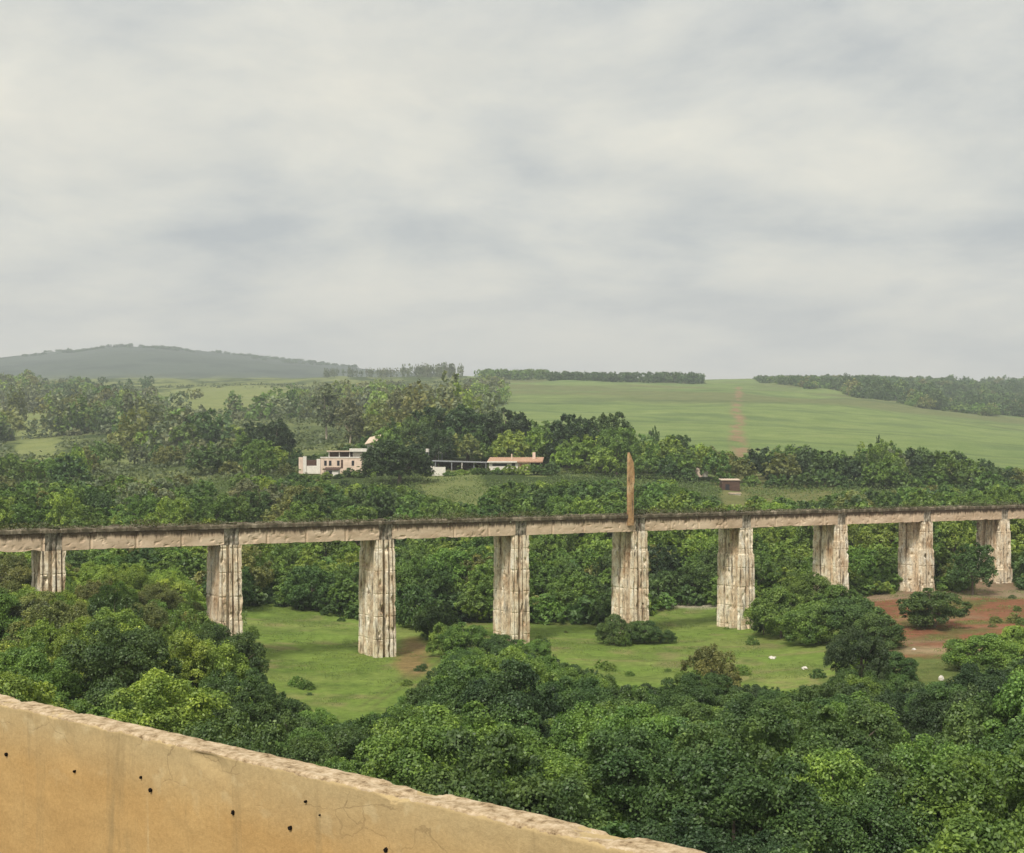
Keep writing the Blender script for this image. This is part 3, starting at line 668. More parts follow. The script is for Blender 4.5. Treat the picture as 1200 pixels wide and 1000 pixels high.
# ------------------------------------------------------------------ vegetation prototypes
def leaves(P, Nn, size, rg, asp=.62):
    """one diamond leaf spray per point, facing roughly Nn"""
    n = len(P); t = np.cross(Nn, rg.normal(size=(n, 3))); t /= np.linalg.norm(t, axis=1)[:, None] + 1e-9
    b = np.cross(Nn, t); s = size * rg.uniform(.6, 1.35, n)[:, None]
    droop = Nn * s * .25
    V = np.stack([P - t * s, P - b * s * asp - droop * .3, P + t * s - droop, P + b * s * asp - droop * .3], 1).reshape(-1, 3)
    return V, np.arange(n * 4).reshape(-1, 4)
def crown(seed, R, Hc, base, nl, per, size, flat=1.0, low=-.25, spread=.34, core=True):
    """lobed crown: R radius, Hc height of crown above base"""
    rg = np.random.default_rng(seed); cs = []; rs = []; tries = 0
    ax = rg.normal(size=(5, 3)); ax /= np.linalg.norm(ax, axis=1)[:, None]; aw = rg.uniform(-.32, .22, 5)
    while len(cs) < nl:
        tries += 1
        d = rg.normal(size=3); d /= np.linalg.norm(d)
        if d[2] < low: continue
        r = rg.uniform(.5, 1.3) * spread * (1.0 if tries < 4000 else .6)
        shp = 1 + float((np.maximum(0, ax @ d) ** 3 * aw).sum())          # uneven outline
        c_ = d * (shp - r * .8) * (rg.uniform(.82, 1.0) if rg.random() < .8 else rg.uniform(.35, .8))
        if any(np.linalg.norm(c_ - q) < .66 * (r + s_) for q, s_ in zip(cs, rs)) and tries < 9000: continue
        cs.append(c_); rs.append(r)
    cs.append(np.array([0, 0, .05])); rs.append(.55); nl += 1
    cs = np.array(cs); rs = np.array(rs)
    P = []; Nn = []
    for k in range(nl):
        n = int(per * (rs[k] / spread) ** 2 * (.45 if k == nl - 1 else 1)); d = rg.normal(size=(n, 3)); d[:, 2] = d[:, 2] * .9 + .25; d /= np.linalg.norm(d, axis=1)[:, None]
        # sub-clumps: gather leaves round a few twigs so the lobe has its own lights and gaps
        tw = rg.normal(size=(max(6, min(30, n // 30)), 3)); tw[:, 2] += .45; tw /= np.linalg.norm(tw, axis=1)[:, None]
        pick = tw[rg.integers(0, len(tw), n)]; d = d * .34 + pick * .9; d /= np.linalg.norm(d, axis=1)[:, None]
        rad = rs[k] * (1.0 - .45 * rg.random(n) ** 1.5 + .07 * rg.normal(size=n))
        p = cs[k] + d * rad[:, None]
        keep = np.ones(n, bool)
        for j in range(nl):
            if j != k: keep &= np.linalg.norm(p - cs[j], axis=1) > rs[j] * .62
        P.append(p[keep]); nn_ = d[keep] * .8 + rg.normal(size=(keep.sum(), 3)) * .55 + np.array([0, 0, .35]); Nn.append(nn_)
    P = np.concatenate(P); Nn = np.concatenate(Nn); Nn /= np.linalg.norm(Nn, axis=1)[:, None]
    lo = P[:, 2].min(); hi = P[:, 2].max(); span = hi - lo
    P = P * np.array([R, R, 1]); P[:, 2] = base + (P[:, 2] - lo) / span * Hc
    V, Q = leaves(P, Nn, size, rg)
    cc = cs * np.array([R, R, 1]); cc[:, 2] = base + (cs[:, 2] - lo) / span * Hc
    return V, Q, cc, rs * R
def tube(pts, rads, n=7):
    V = []; Fa = []
    for k, (p, r) in enumerate(zip(pts, rads)):
        d = (pts[min(k + 1, len(pts) - 1)] - pts[max(k - 1, 0)]).normalized(); a_ = d.orthogonal().normalized(); b_ = d.cross(a_)
        for j in range(n): t = 2 * math.pi * j / n; V.append(p + (a_ * math.cos(t) + b_ * math.sin(t)) * r)
    for k in range(len(pts) - 1):
        for j in range(n): j2 = (j + 1) % n; Fa.append((k * n + j, k * n + j2, (k + 1) * n + j2, (k + 1) * n + j))
    Fa.append(tuple((len(pts) - 1) * n + j for j in range(n)))
    return V, Fa
def trunk_mesh(seed, base, cc, r0, multi=1):
    rnd = random.Random(seed); V = []; Fa = []
    def add(v, f):
        o_ = len(V); V.extend(v); Fa.extend(tuple(i + o_ for i in q) for q in f)
    top = float(np.median(cc[:, 2]))
    for s_ in range(multi):
        lean = Vector((rnd.uniform(-.12, .12), rnd.uniform(-.12, .12), 0)) * top * (1 + .8 * (multi > 1))
        pts = [Vector((0, 0, -.8)), Vector((0, 0, 0.0)), Vector(lean) * .4 + Vector((0, 0, top * .33)), Vector(lean) * .8 + Vector((0, 0, top * .66)), Vector(lean) + Vector((0, 0, top * 1.05))]
        add(*tube(pts, [r0 * 1.4, r0 * 1.15, r0 * .85, r0 * .6, r0 * .25]))
        idx = rnd.sample(range(len(cc)), min(7, len(cc)))
        for i in idx:
            t = rnd.uniform(.35, .85); st = Vector(lean) * t + Vector((0, 0, top * t)); en = Vector(cc[i]); md = (st + en) / 2 + Vector((0, 0, .08 * top))
            add(*tube([st, md, en], [r0 * .45, r0 * .3, r0 * .08], 5))
    return V, Fa
PROTO = {}   # kind -> list of (crown mesh, trunk mesh, R, top)
def make_protos(kind, n, R, Hc, base, nl, per, size, r0, multi=1, bark=None, **kw):
    lst = []
    for k in range(n):
        V, Q, cc, rs = crown(sum(map(ord, kind)) * 10 + k, R, Hc, base, nl, per, size, **kw)
        cm = mesh_obj('crown', V, Q, MAT_LEAF, link=False).data
        tv, tf = trunk_mesh(k + 5, base, cc, r0, multi); tm = mesh_obj('trunk', tv, tf, bark or MAT_BARK, link=False, smooth=True).data
        lst.append((cm, tm, R, base + Hc, V, Q))
    PROTO[kind] = lst
# near (fine leaves), mid and far versions. Unit tree: metres at scale 1
make_protos('round', 6, 4.6, 7.2, 1.4, 36, 1900, .086, .22, spread=.25, low=-.6)
make_protos('bush', 6, 3.4, 4.3, .05, 26, 1700, .078, .09, multi=3, spread=.28, low=-.6)
make_protos('feather', 4, 3.0, 6.2, .2, 34, 700, .08, .09, multi=3, spread=.22, low=-.55)
make_protos('mid_round', 6, 5.2, 8.6, 1.0, 36, 560, .175, .25, spread=.27, low=-.45)
make_protos('mid_bush', 5, 4.2, 5.0, .05, 26, 520, .16, .1, multi=2, spread=.28, low=-.6)
make_protos('mid_tall', 4, 3.6, 13, 3.0, 26, 300, .26, .25, bark=MAT_PALEBARK, spread=.30, low=-.8)
make_protos('big_dome', 4, 9.0, 14, 2.0, 48, 420, .32, .5, spread=.22, low=-.35)
def small_proto(seed, R, Hc, nl, per, size, **kw):
    V, Q, cc, rs = crown(seed, R, Hc, 0, nl, per, size, **kw); return V, Q
FARP = {'round': [small_proto(900 + k, 5, 8.5, 13, 46, .62, spread=.42, low=-.3) for k in range(5)],
        'bush': [small_proto(920 + k, 4.4, 4.6, 10, 40, .58, spread=.42, low=-.1) for k in range(4)],
        'tall': [small_proto(940 + k, 3.6, 14, 11, 46, .6, spread=.38, low=-.8) for k in range(3)]}

PAL = {'bright': (0.225, 0.315, 0.058), 'mid': (0.142, 0.235, 0.050), 'dark': (0.084, 0.148, 0.042), 'deep': (0.050, 0.090, 0.034),
       'olive': (0.195, 0.215, 0.070), 'grey': (0.180, 0.210, 0.115), 'yellow': (0.25, 0.28, 0.08)}
WORD = {'bright': 'bright green', 'mid': 'mid green', 'dark': 'dark green', 'deep': 'very dark green', 'olive': 'olive green', 'grey': 'grey green', 'yellow': 'yellowish green'}
PLANTS = []  # x, y, z, kind, tone, scale(xy), scale z, label bits

# limits of what trees may cover, as sight lines from the valley view: nothing grows in the pasture, on the red ground or over the piers
def top_limit(px, Y):
    j = (float(vnoise(np.array(px / 24.0), np.array(Y / 40.0), 77)) - .35) * (22 if 250 <= Y < 520 else 10)
    return top_limit0(px, Y) + max(j, 0)
def top_limit0(px, Y):
    if Y < 172:
        e = interp(px, [(-100, 690), (0, 672), (60, 684), (140, 662), (200, 680), (245, 716), (280, 735), (290, 776), (330, 812), (380, 828), (430, 832), (480, 808), (506, 775), (525, 752), (600, 752), (640, 762),
                        (690, 775), (715, 795), (780, 798), (800, 785), (850, 772), (885, 795), (930, 800), (975, 793), (990, 775), (1040, 782), (1090, 798), (1130, 783), (1160, 768), (1200, 762), (1300, 750)])
        return e
    if Y < 196:
        return interp(px, [(-100, 640), (35, 645), (75, 652), (140, 645), (200, 660), (243, 680), (250, 716), (282, 722), (290, 790), (1500, 790)])
    if Y < 250:
        return interp(px, [(-100, 632), (1500, 632)])
    if Y < 395:
        return interp(px, [(-100, 560), (100, 556), (300, 552), (335, 556), (348, 560), (430, 560), (470, 566), (500, 576), (560, 574), (575, 556), (640, 553), (700, 560), (790, 560), (840, 582), (880, 578), (965, 576), (1000, 571), (1100, 566), (1200, 566)])
    if Y < 520:
        return interp(px, [(-100, 520), (0, 515), (200, 510), (280, 500), (345, 512), (349, 532), (384, 530), (430, 506), (450, 480), (560, 478), (625, 490), (640, 488), (690, 486), (740, 490), (752, 505), (800, 502), (830, 515), (870, 526), (905, 516), (960, 522), (1010, 514), (1050, 512), (1110, 520), (1150, 532), (1190, 548), (1300, 556)])
    return interp(px, [(-100, 440), (0, 436), (30, 433), (60, 449), (90, 440), (130, 451), (165, 452), (185, 455), (350, 454), (370, 447), (570, 440), (1300, 440)])
def covered(px, py, Y):
    """True where a tree there would stand in front of something seen clear in the valley view"""
    for poly, d, x0, x1, y0, y1 in CLEARB:
        if Y < d and x0 < px < x1 and y0 < py < y1 and bool(inside(poly, px, py)): return True
    return False
PIERBASE = [(37, 78, 684), (244, 285, 722), (421, 462, 774), (580, 621, 752), (717, 758, 744), (842, 883, 745), (953, 996, 704), (1051, 1095, 702), (1144, 1187, 692)]
CLEAR = [([(a, 600), (b, 600), (b, c), (a, c)], 300 if False else 135) for a, b, c in PIERBASE]
CLEAR = [([(a, 600), (b, 600), (b, c), (a, c)], 145 + 11.0 * k) for k, (a, b, c) in enumerate(PIERBASE)]
CLEAR += [([(290, 708), (350, 716), (420, 738), (500, 772), (494, 795), (440, 832), (380, 826), (320, 800), (288, 762)], 222),
          ([(620, 742), (700, 737), (760, 730), (795, 712), (842, 712), (870, 748), (905, 768), (968, 782), (958, 800), (880, 797), (850, 775), (805, 782), (770, 797), (715, 792), (690, 775), (640, 762)], 220),
          ([(1012, 704), (1100, 692), (1205, 690), (1205, 760), (1140, 762), (1120, 756), (1050, 735)], 222),
          ([(1070, 772), (1110, 766), (1110, 790), (1085, 792)], 150),
          ([(346, 531), (376, 526), (426, 506), (448, 506), (448, 525), (424, 555), (398, 558), (378, 558), (346, 550)], 416),
          ([(505, 538), (572, 538), (572, 545), (505, 552)], 413), ([(569, 531), (640, 531), (640, 552), (569, 555)], 414),
          ([(843, 556), (872, 556), (872, 588), (854, 588)], 377), ([(495, 526), (520, 526), (520, 534), (495, 534)], 411),
          ([(180, 455), (340, 455), (355, 478), (240, 482), (190, 476)], 1500), ([(0, 482), (62, 484), (74, 512), (60, 535), (22, 535), (0, 512)], 1000)]
CLEARB = [(p, d, min(q[0] for q in p), max(q[0] for q in p), min(q[1] for q in p), max(q[1] for q in p)) for p, d in CLEAR]
def add(px, Y, kind, tone, s=1.0, sz=None, label=None, name=None, force=False):
    X = (px - 600) / F * Y; z = float(ground(X, Y)); PLANTS.append(dict(X=X, Y=Y, z=z, kind=kind, tone=tone, s=s, sz=sz or s, label=label, name=name)); return PLANTS[-1]
SIZE = {'round': (4.6, 8.8), 'bush': (3.4, 4.35), 'feather': (3.0, 6.4), 'mid_round': (5.2, 9.8), 'mid_bush': (4.2, 5.05), 'mid_tall': (3.6, 16), 'big_dome': (9, 16)}
COVPTS = [(a_, b_) for b_ in (.1, .3, .5, .7, .85, .97) for a_ in (-1, -.66, -.33, 0, .33, .66, 1) if (a_ / 1.05) ** 2 + max(0, (b_ - .5) / .55) ** 2 <= 1.05]
def fit(X, Y, kind, s, sz, minz=.42):
    """shrink until the crown keeps clear; None if it cannot"""
    z = float(ground(X, Y))
    for _ in range(7):
        R, Ht = SIZE[kind]; R *= s; Ht *= sz; px = 600 + F * X / Y; r = R * F / Y
        ok = True; topy = py_of(z + Ht, Y)
        for dx in (-.7, 0, .7):
            lim = float(top_limit(px + dx * r, Y)); sag = (abs(dx) * .55) * Ht * F / Y
            if topy + sag * .8 < lim: ok = False; break
        if ok:
            basey = py_of(z, Y)
            for dx, dy in COVPTS:
                if covered(px + dx * r, basey + (topy - basey) * dy, Y): ok = False; break
        if ok: return s, sz
        s *= .86; sz *= .84
        if sz < minz: return None
    return None

# hand-placed trees and bushes that can be picked out
def hand(px, Y, kind, tone, s, sz, label, name='tree'): add(px, Y, kind, tone, s, sz, label, name)
hand(1095, 176, 'bush', 'dark', 1.6, 1.25, 'wide dark oval bush standing alone on the bare red ground', 'bush')
hand(915, 183, 'bush', 'mid', 1.5, 1.7, 'rounded bush at the foot of the sixth pier', 'bush')
hand(945, 190, 'round', 'mid', 1.15, .98, 'tall rounded bush hiding the foot of the seventh pier', 'bush')
hand(983, 186, 'bush', 'mid', 1.5, 1.45, 'dense bush right of the seventh pier foot', 'bush')
hand(955, 172, 'bush', 'mid', 1.6, 1.35, 'low dense bush at the upper edge of the pasture', 'bush')
hand(1000, 170, 'bush', 'dark', 1.6, 1.4, 'dark bush between the pasture and the red ground', 'bush')
hand(1030, 160, 'bush', 'dark', 1.4, 1.1, 'dark low bush below the lone oval bush', 'bush')
hand(895, 188, 'bush', 'dark', .7, .9, 'small dark bush touching the sixth pier', 'bush')
hand(720, 176, 'bush', 'dark', .8, 1.0, 'small dark bush at the left foot of the fifth pier', 'bush')
hand(755, 178, 'bush', 'dark', .95, .75, 'low dark bush at the right foot of the fifth pier', 'bush')
hand(783, 178, 'bush', 'dark', .45, .45, 'smallest dark bush trailing right of the fifth pier', 'bush')
hand(733, 175, 'bush', 'mid', .32, .42, 'little bush right under the fifth pier', 'bush')
hand(1140, 212, 'mid_round', 'dark', .85, .92, 'dark tree covering the left side of the rightmost pier', 'tree')
hand(1012, 140, 'bush', 'mid', 1.0, 1.1, 'leafy bush at the lower right corner of the pasture', 'bush')
hand(1048, 138, 'bush', 'dark', .9, .8, 'low dark bush in the rough grass below the red ground', 'bush')
hand(1150, 142, 'bush', 'mid', 1.3, 1.0, 'broad bush between the red ground and the right thicket', 'bush')
hand(1190, 146, 'bush', 'bright', 1.2, 1.0, 'bright broad bush at the right border below the red ground', 'bush')
hand(835, 128, 'feather', 'olive', 1.15, 1.02, 'feathery olive bush poking into the bottom of the pasture', 'bush')
hand(1005, 126, 'round', 'deep', .75, .95, 'very dark round tree below the red ground', 'tree')
hand(468, 366, 'big_dome', 'deep', 1.15, .80, 'big very dark domed tree in front of the pink house', 'tree')
hand(666, 420, 'big_dome', 'deep', 1.05, 1.12, 'big dark domed tree right of the bungalow', 'tree')
hand(713, 428, 'big_dome', 'dark', 1.15, 1.2, 'big rounded tree above the tip of the tall post', 'tree')
hand(596, 440, 'big_dome', 'deep', 1.15, 1.15, 'big dark domed tree right behind the bungalow roof', 'tree')
hand(548, 445, 'big_dome', 'deep', 1.2, 1.25, 'big dark domed tree behind the carport', 'tree')
hand(505, 450, 'big_dome', 'deep', 1.0, 1.2, 'big dark domed tree above the water tanks', 'tree')
hand(322, 470, 'big_dome', 'deep', .95, 1.05, 'broad very dark tree left above the ruin', 'tree')
hand(295, 480, 'mid_round', 'deep', 1.4, 1.6, 'dark upright tree left of the broad dark tree above the ruin', 'tree')
hand(383, 600, 'mid_tall', 'grey', 2.3, 1.65, 'tall grey green gum tree rising behind the pink house', 'tree')
hand(410, 560, 'mid_tall', 'grey', 1.8, 1.35, 'second tall grey gum tree nearer the pink house', 'tree')
hand(465, 620, 'mid_tall', 'grey', 1.9, 1.5, 'tall grey gum tree behind the big domed trees', 'tree')
hand(795, 440, 'big_dome', 'dark', .8, .82, 'dark domed tree below the field right of the post', 'tree')
hand(768, 455, 'mid_tall', 'dark', .55, .95, 'slim dark cypress against the lower field', 'tree')
hand(1030, 455, 'mid_tall', 'deep', .42, .98, 'slim dark cypress at the right in front of the field', 'tree')
hand(1110, 430, 'big_dome', 'deep', .8, .75, 'dark domed tree below the field at the far right', 'tree')
hand(1035, 435, 'big_dome', 'grey', .8, .78, 'grey green spreading tree under the right slim cypress', 'tree')
hand(762, 700, 'mid_tall', 'dark', .35, .28, 'tiny lone tree standing out in the field', 'tree')

hand(262, 120, 'round', 'dark', .95, 1.05, 'dark upright tree hiding the foot of the second pier', 'tree')
hand(292, 108, 'feather', 'dark', 1.1, 1.0, 'dark feathery bush at the left corner of the left pasture', 'bush')
hand(40, 128, 'feather', 'grey', 1.2, 1.1, 'wispy grey green bush in front of the leftmost pier', 'bush')
hand(85, 131, 'feather', 'olive', 1.2, 1.1, 'wispy olive bush right of the leftmost pier', 'bush')
hand(548, 160, 'bush', 'mid', 1.15, 1.08, 'broad leafy bush left of the fourth pier foot', 'bush')
hand(522, 163, 'bush', 'mid', .9, 1.0, 'rounded bush at the right edge of the left pasture', 'bush')
hand(588, 157, 'bush', 'dark', .95, .86, 'dark bush covering the foot of the fourth pier', 'bush')
hand(624, 154, 'bush', 'mid', .9, .8, 'low bush right under the fourth pier', 'bush')
hand(487, 190, 'mid_bush', 'dark', 1.0, 1.35, 'dark bush right of the third pier behind the worn earth', 'bush')
hand(512, 180, 'mid_bush', 'dark', .9, 1.05, 'dark bush between the third and fourth piers on the pasture edge', 'bush')
hand(478, 205, 'mid_round', 'mid', .8, .95, 'leafy tree right behind the third pier', 'tree')
def scatter(n_try, pxr, Yr, kinds, tones, srange, spacing, cond=None, power=1.0, name=None):
    """Poisson-like scatter over the real ground"""
    got = []; cell = {}
    for _ in range(n_try):
        Y = Yr[0] + (Yr[1] - Yr[0]) * random.random() ** power; px = random.uniform(*pxr)
        if random.random() > Y / Yr[1]: continue
        X = (px - 600) / F * Y
        sp = spacing * (0.8 + .4 * random.random()); k = (int(X // 6), int(Y // 6)); bad = False
        for a in (-2, -1, 0, 1, 2):
            for b_ in (-2, -1, 0, 1, 2):
                for (x2, y2) in cell.get((k[0] + a, k[1] + b_), ()):
                    if (x2 - X) ** 2 + (y2 - Y) ** 2 < sp * sp: bad = True; break
                if bad: break
            if bad: break
        if bad: continue
        if cond and not cond(px, Y, X): continue
        tw = tones(px, Y, X); kd = random.choices([q[0] for q in kinds], [q[1] for q in kinds])[0]
        s = random.uniform(*srange); r = fit(X, Y, kd, s, s * random.uniform(.85, 1.15))
        if r is None: continue
        cell.setdefault(k, []).append((X, Y)); got.append(add(px, Y, kd, tw, r[0], r[1]))
    return got
def clump(X, Y, a, b_, seed=3):
    """neighbouring trees tend to share a tone"""
    return float(vnoise(np.array(X / a), np.array(Y / a), seed)) * .7 + random.random() * .3
def tone_left(px, Y, X):
    v_ = clump(X, Y, 14, 0); return 'bright' if v_ > .52 else ('mid' if v_ > .38 else ('olive' if v_ > .27 else 'dark'))
def tone_right(px, Y, X):
    v_ = clump(X, Y, 16, 0, 9)
    return 'mid' if v_ > .64 else ('dark' if v_ > .38 else ('deep' if v_ > .30 else ('mid' if v_ > .2 else 'bright')))
def tone_back(px, Y, X):
    if px < 340 and Y > 290:
        return random.choice(['mid', 'mid', 'bright', 'olive', 'grey', 'grey', 'dark'])
    v_ = clump(X, Y, 26, 0, 17); return 'bright' if v_ > .68 else ('mid' if v_ > .46 else ('dark' if v_ > .3 else ('olive' if v_ > .2 else 'deep')))
def tone_far(px, Y, X):
    v_ = clump(X, Y, 45, 0, 27); return 'olive' if v_ > .66 else ('bright' if v_ > .56 else ('grey' if v_ > .38 else ('mid' if v_ > .24 else 'dark')))
lawnpoly1 = CLEAR[9][0]; 
def not_lawn(px, Y, X):
    by = py_of(float(ground(X, Y)), Y)
    return not any(inside(p, px, by) for p, d in CLEAR[9:13])
scatter(6000, (-60, 300), (62, 190), [('bush', 5), ('round', 2), ('feather', 2)], tone_left, (.8, 1.25), 3.7, not_lawn)
scatter(5000, (270, 560), (58, 175), [('bush', 3), ('round', 3), ('feather', 1)], tone_right, (.75, 1.15), 4.0, not_lawn)
scatter(6000, (500, 1260), (40, 175), [('round', 6), ('bush', 3), ('feather', 1)], tone_right, (.85, 1.3), 4.3, not_lawn)
scatter(3000, (480, 600), (172, 240), [('mid_bush', 4), ('mid_round', 2)], tone_right, (.7, 1.0), 4.8, not_lawn)
scatter(16000, (-80, 1290), (197, 300), [('mid_round', 4), ('mid_bush', 6)], tone_back, (.6, 1.2), 5.2, lambda px, Y, X: not_lawn(px, Y, X) and py_of(float(ground(X, Y)), Y) < interp(px, [(0, 760), (280, 712), (420, 722), (470, 742), (615, 742), (720, 735), (765, 712), (850, 705), (1000, 700), (1050, 694), (1300, 690)]))
edge_line = [(0, 760), (280, 714), (420, 724), (470, 742), (615, 744), (720, 737), (765, 714), (850, 707), (1000, 700), (1050, 694), (1300, 690)]
scatter(9000, (270, 1290), (186, 245), [('mid_bush', 1)], tone_back, (.45, .8), 3.4, lambda px, Y, X: 3 < interp(px, edge_line) - py_of(float(ground(X, Y)), Y) + 4 < 22)
scatter(22000, (-80, 1290), (300, 400), [('mid_round', 5), ('mid_bush', 5)], tone_back, (.7, 1.3), 6.2,
        lambda px, Y, X: not (495 < px < 560 and Y > 345 and random.random() < .35) and not (845 < px < 975 and 335 < Y < 360 and random.random() < .3) and not (px < 340 and vnoise(np.array(X / 22), np.array(Y / 22), 97) < .36))
scatter(16000, (-80, 1290), (402, 520), [('mid_round', 7), ('mid_bush', 2), ('mid_tall', 1)], tone_back, (.95, 1.5), 8.5,
        lambda px, Y, X: (px < 560 or Y < 470) and not (px < 340 and vnoise(np.array(X / 25), np.array(Y / 25), 98) < .46))
for q_, (px_, s_) in enumerate(((345, .7), (357, .5), (368, .62), (382, .55), (396, .5), (410, .66), (422, .7), (436, .6), (500, .6), (527, .55), (541, .62), (556, .5), (566, .7), (583, .6), (598, .66), (615, .7), (630, .8), (646, .9))):
    add(px_, 384 + 6 * random.random() if px_ < 570 else 388, 'mid_bush', random.choice(['mid', 'dark', 'bright']), s_, s_ * random.uniform(.6, 1.0))
def small_shrubs(n, poly, edge, tones, lab):
    k = 0
    xs_ = [q[0] for q in poly]; ys_ = [q[1] for q in poly]
    while k < n:
        px = random.uniform(min(xs_) - 8, max(xs_) + 8); by = random.uniform(min(ys_) - 6, max(ys_) + 6)
        Y = F * H / (by - HZ)
        X = (px - 600) / F * Y
        if not inside(poly, px, by): continue
        inner = all(bool(inside(poly, px + a * edge, by + b_ * edge * .5)) for a in (-1, 1) for b_ in (-1, 1))
        if inner and random.random() < .985: continue
        s_ = random.uniform(.14, .34) * (1 if not inner else .7); add(px, Y, 'bush', random.choice(tones), s_, s_ * random.uniform(.8, 1.3)); k += 1
small_shrubs(16, CLEAR[9][0], 9, ['mid', 'bright', 'dark'], '')
small_shrubs(20, CLEAR[10][0], 8, ['mid', 'bright', 'dark', 'olive'], '')
small_shrubs(22, CLEAR[11][0], 22, ['mid', 'olive', 'dark'], '')
print('near/mid plants', len(PLANTS))
FARS = []    # merged woodland
def far_scatter(n_try, pxr, Yr, kinds, tones, srange, spacing, cond=None, bands=None):
    cell = {}
    for _ in range(n_try):
        Y = random.uniform(*Yr); px = random.uniform(*pxr)
        if random.random() > Y / Yr[1]: continue
        X = (px - 600) / F * Y; g_ = spacing; k = (int(X // g_), int(Y // g_))
        if k in cell: continue
        if cond and not cond(px, Y, X): continue
        kd = random.choices([q[0] for q in kinds], [q[1] for q in kinds])[0]; s = random.uniform(*srange); z = float(ground(X, Y))
        R, Ht = {'round': (5, 8.5), 'bush': (4.4, 4.6), 'tall': (3.6, 14)}[kd]
        py = py_of(z + Ht * s, Y); pb = py_of(z, Y)
        if py < float(top_limit(px, Y)) and not (bands and bands(px, py)): continue
        if (covered(px, py, Y) or covered(px, (py + pb) / 2, Y)) and float(vnoise(np.array(X / 11), np.array(Y / 16), 99)) < .84: continue
        cell[k] = 1; FARS.append((X, Y, z, kd, tones(px, Y, X), s, s * random.uniform(.8, 1.2)))
far_scatter(20000, (-120, 575), (500, 1050), [('round', 7), ('bush', 2), ('tall', 2)], tone_far, (1.2, 2.2), 11,
            lambda px, Y, X: vnoise(np.array(X / 52), np.array(Y / 60), 91) > (.56 if px < 180 else .50))
far_scatter(16000, (-120, 590), (1050, 2000), [('round', 5), ('bush', 5), ('tall', 1)], tone_far, (1.4, 2.6), 17,
            lambda px, Y, X: vnoise(np.array(X / 90), np.array(Y / 90), 92) > .5)
# bush-covered ridge at the right and wooded far edge of the field
def ridge_edge(px): return interp(px, [(880, 448), (930, 452), (985, 463), (1050, 475), (1150, 487), (1200, 493), (1300, 500)])
far_scatter(26000, (885, 1320), (1150, 2200), [('bush', 7), ('round', 3)], lambda px, Y, X: 'dark' if clump(X, Y, 50, 0, 4) > .4 else ('olive' if random.random() < .4 else 'mid'), (.8, 2.3), 8.5,
            lambda px, Y, X: (lambda gp: gp < ridge_edge(px) and vnoise(np.array(X / 45), np.array(Y / 70), 93) > .36)(py_of(float(ground(X, Y)), Y)), bands=lambda px, py: py > 440)
def line_of(n, pxr, Y, kind, tone, s, jit=12):
    for _ in range(n):
        px = random.uniform(*pxr); YY = Y + random.uniform(-jit, jit); X = (px - 600) / F * YY; z = float(ground(X, YY)); FARS.append((X, YY, z, kind, tone, s * random.uniform(.85, 1.15), s * random.uniform(.9, 1.1)))
line_of(120, (643, 822), 1600, 'round', 'dark', 1.45, 25)
line_of(60, (560, 640), 1700, 'round', 'mid', 1.5, 60)
line_of(70, (380, 545), 2000, 'tall', 'grey', 1.1, 120)
line_of(26, (470, 545), 1900, 'tall', 'grey', 1.5, 80)
line_of(34, (-60, 190), 1500, 'round', 'dark', 1.2, 160)
line_of(8, (-5, 45), 1100, 'tall', 'grey', 1.3, 30); line_of(7, (85, 112), 1000, 'round', 'grey', 1.9, 30); line_of(6, (125, 155), 1000, 'round', 'mid', 1.6, 30)
line_of(5, (376, 394), 2300, 'round', 'grey', 1.6, 30)
# scrub and trees crowning the far mountain
for _ in range(900):
    px = random.uniform(-60, 420); Y = random.uniform(3900, 4600); X = (px - 600) / F * Y; z = float(ground(X, Y))
    if vnoise(np.array(X / 150), np.array(Y / 150), 95) < .45 and Y < 4450: continue
    FARS.append((X, Y, z, 'bush', 'dark', random.uniform(1.5, 3.0), random.uniform(1.3, 2.4)))

# individuals: the 300 largest in view; the rest of the trees join the woodland
def size_in_view(p): return SIZE[p['kind']][1] * p['sz'] * SIZE[p['kind']][0] * p['s'] / p['Y'] ** 2
def kindname(p): return p['name'] or ('bush' if 'bush' in p['kind'] or p['kind'] == 'feather' else 'tree')
order = sorted(PLANTS, key=lambda p: (p['label'] is None, -size_in_view(p)))
cnt = {'tree': 0, 'bush': 0}; INDIV = []; REST = []
for p in order:
    k = kindname(p)
    if cnt[k] < 290: cnt[k] += 1; INDIV.append(p)
    else: REST.append(p)
print('individual', cnt, 'rest', len(REST), 'far', len(FARS))
PIERN = ['leftmost', 'second', 'third', 'fourth', 'fifth', 'sixth', 'seventh', 'eighth', 'rightmost']
def place_words(p):
    px = 600 + F * p['X'] / p['Y']; Y = p['Y']; ty = py_of(p['z'] + SIZE[p['kind']][1] * p['sz'] * .6, Y)
    k = int(np.argmin([abs(px - (a + b_) / 2) for a, b_, _ in PIERBASE]))
    if Y < 100:
        if px > 1050: return 'in the bottom right thicket'
        if px > 800: return 'right of the parapet end'
        if px > 550: return 'beyond the parapet right half'
        return 'beyond the parapet left half'
    if Y < 172: return 'in front of the %s pier' % PIERN[k]
    if Y < 300 and ty > 628:
        if px > (PIERBASE[k][0] + PIERBASE[k][1]) / 2: k2 = min(8, k + 1)
        else: k, k2 = max(0, k - 1), k
        return 'behind the %s span' % ['first', 'second', 'third', 'fourth', 'fifth', 'sixth', 'seventh', 'eighth', 'last'][k]
    if Y < 400: return 'above the deck at the %s pier' % PIERN[k]
    if px < 340: return 'on the wooded slope at the left'
    if px < 620: return 'behind the houses'
    return 'below the field above %s pier' % PIERN[k]
labels = {}
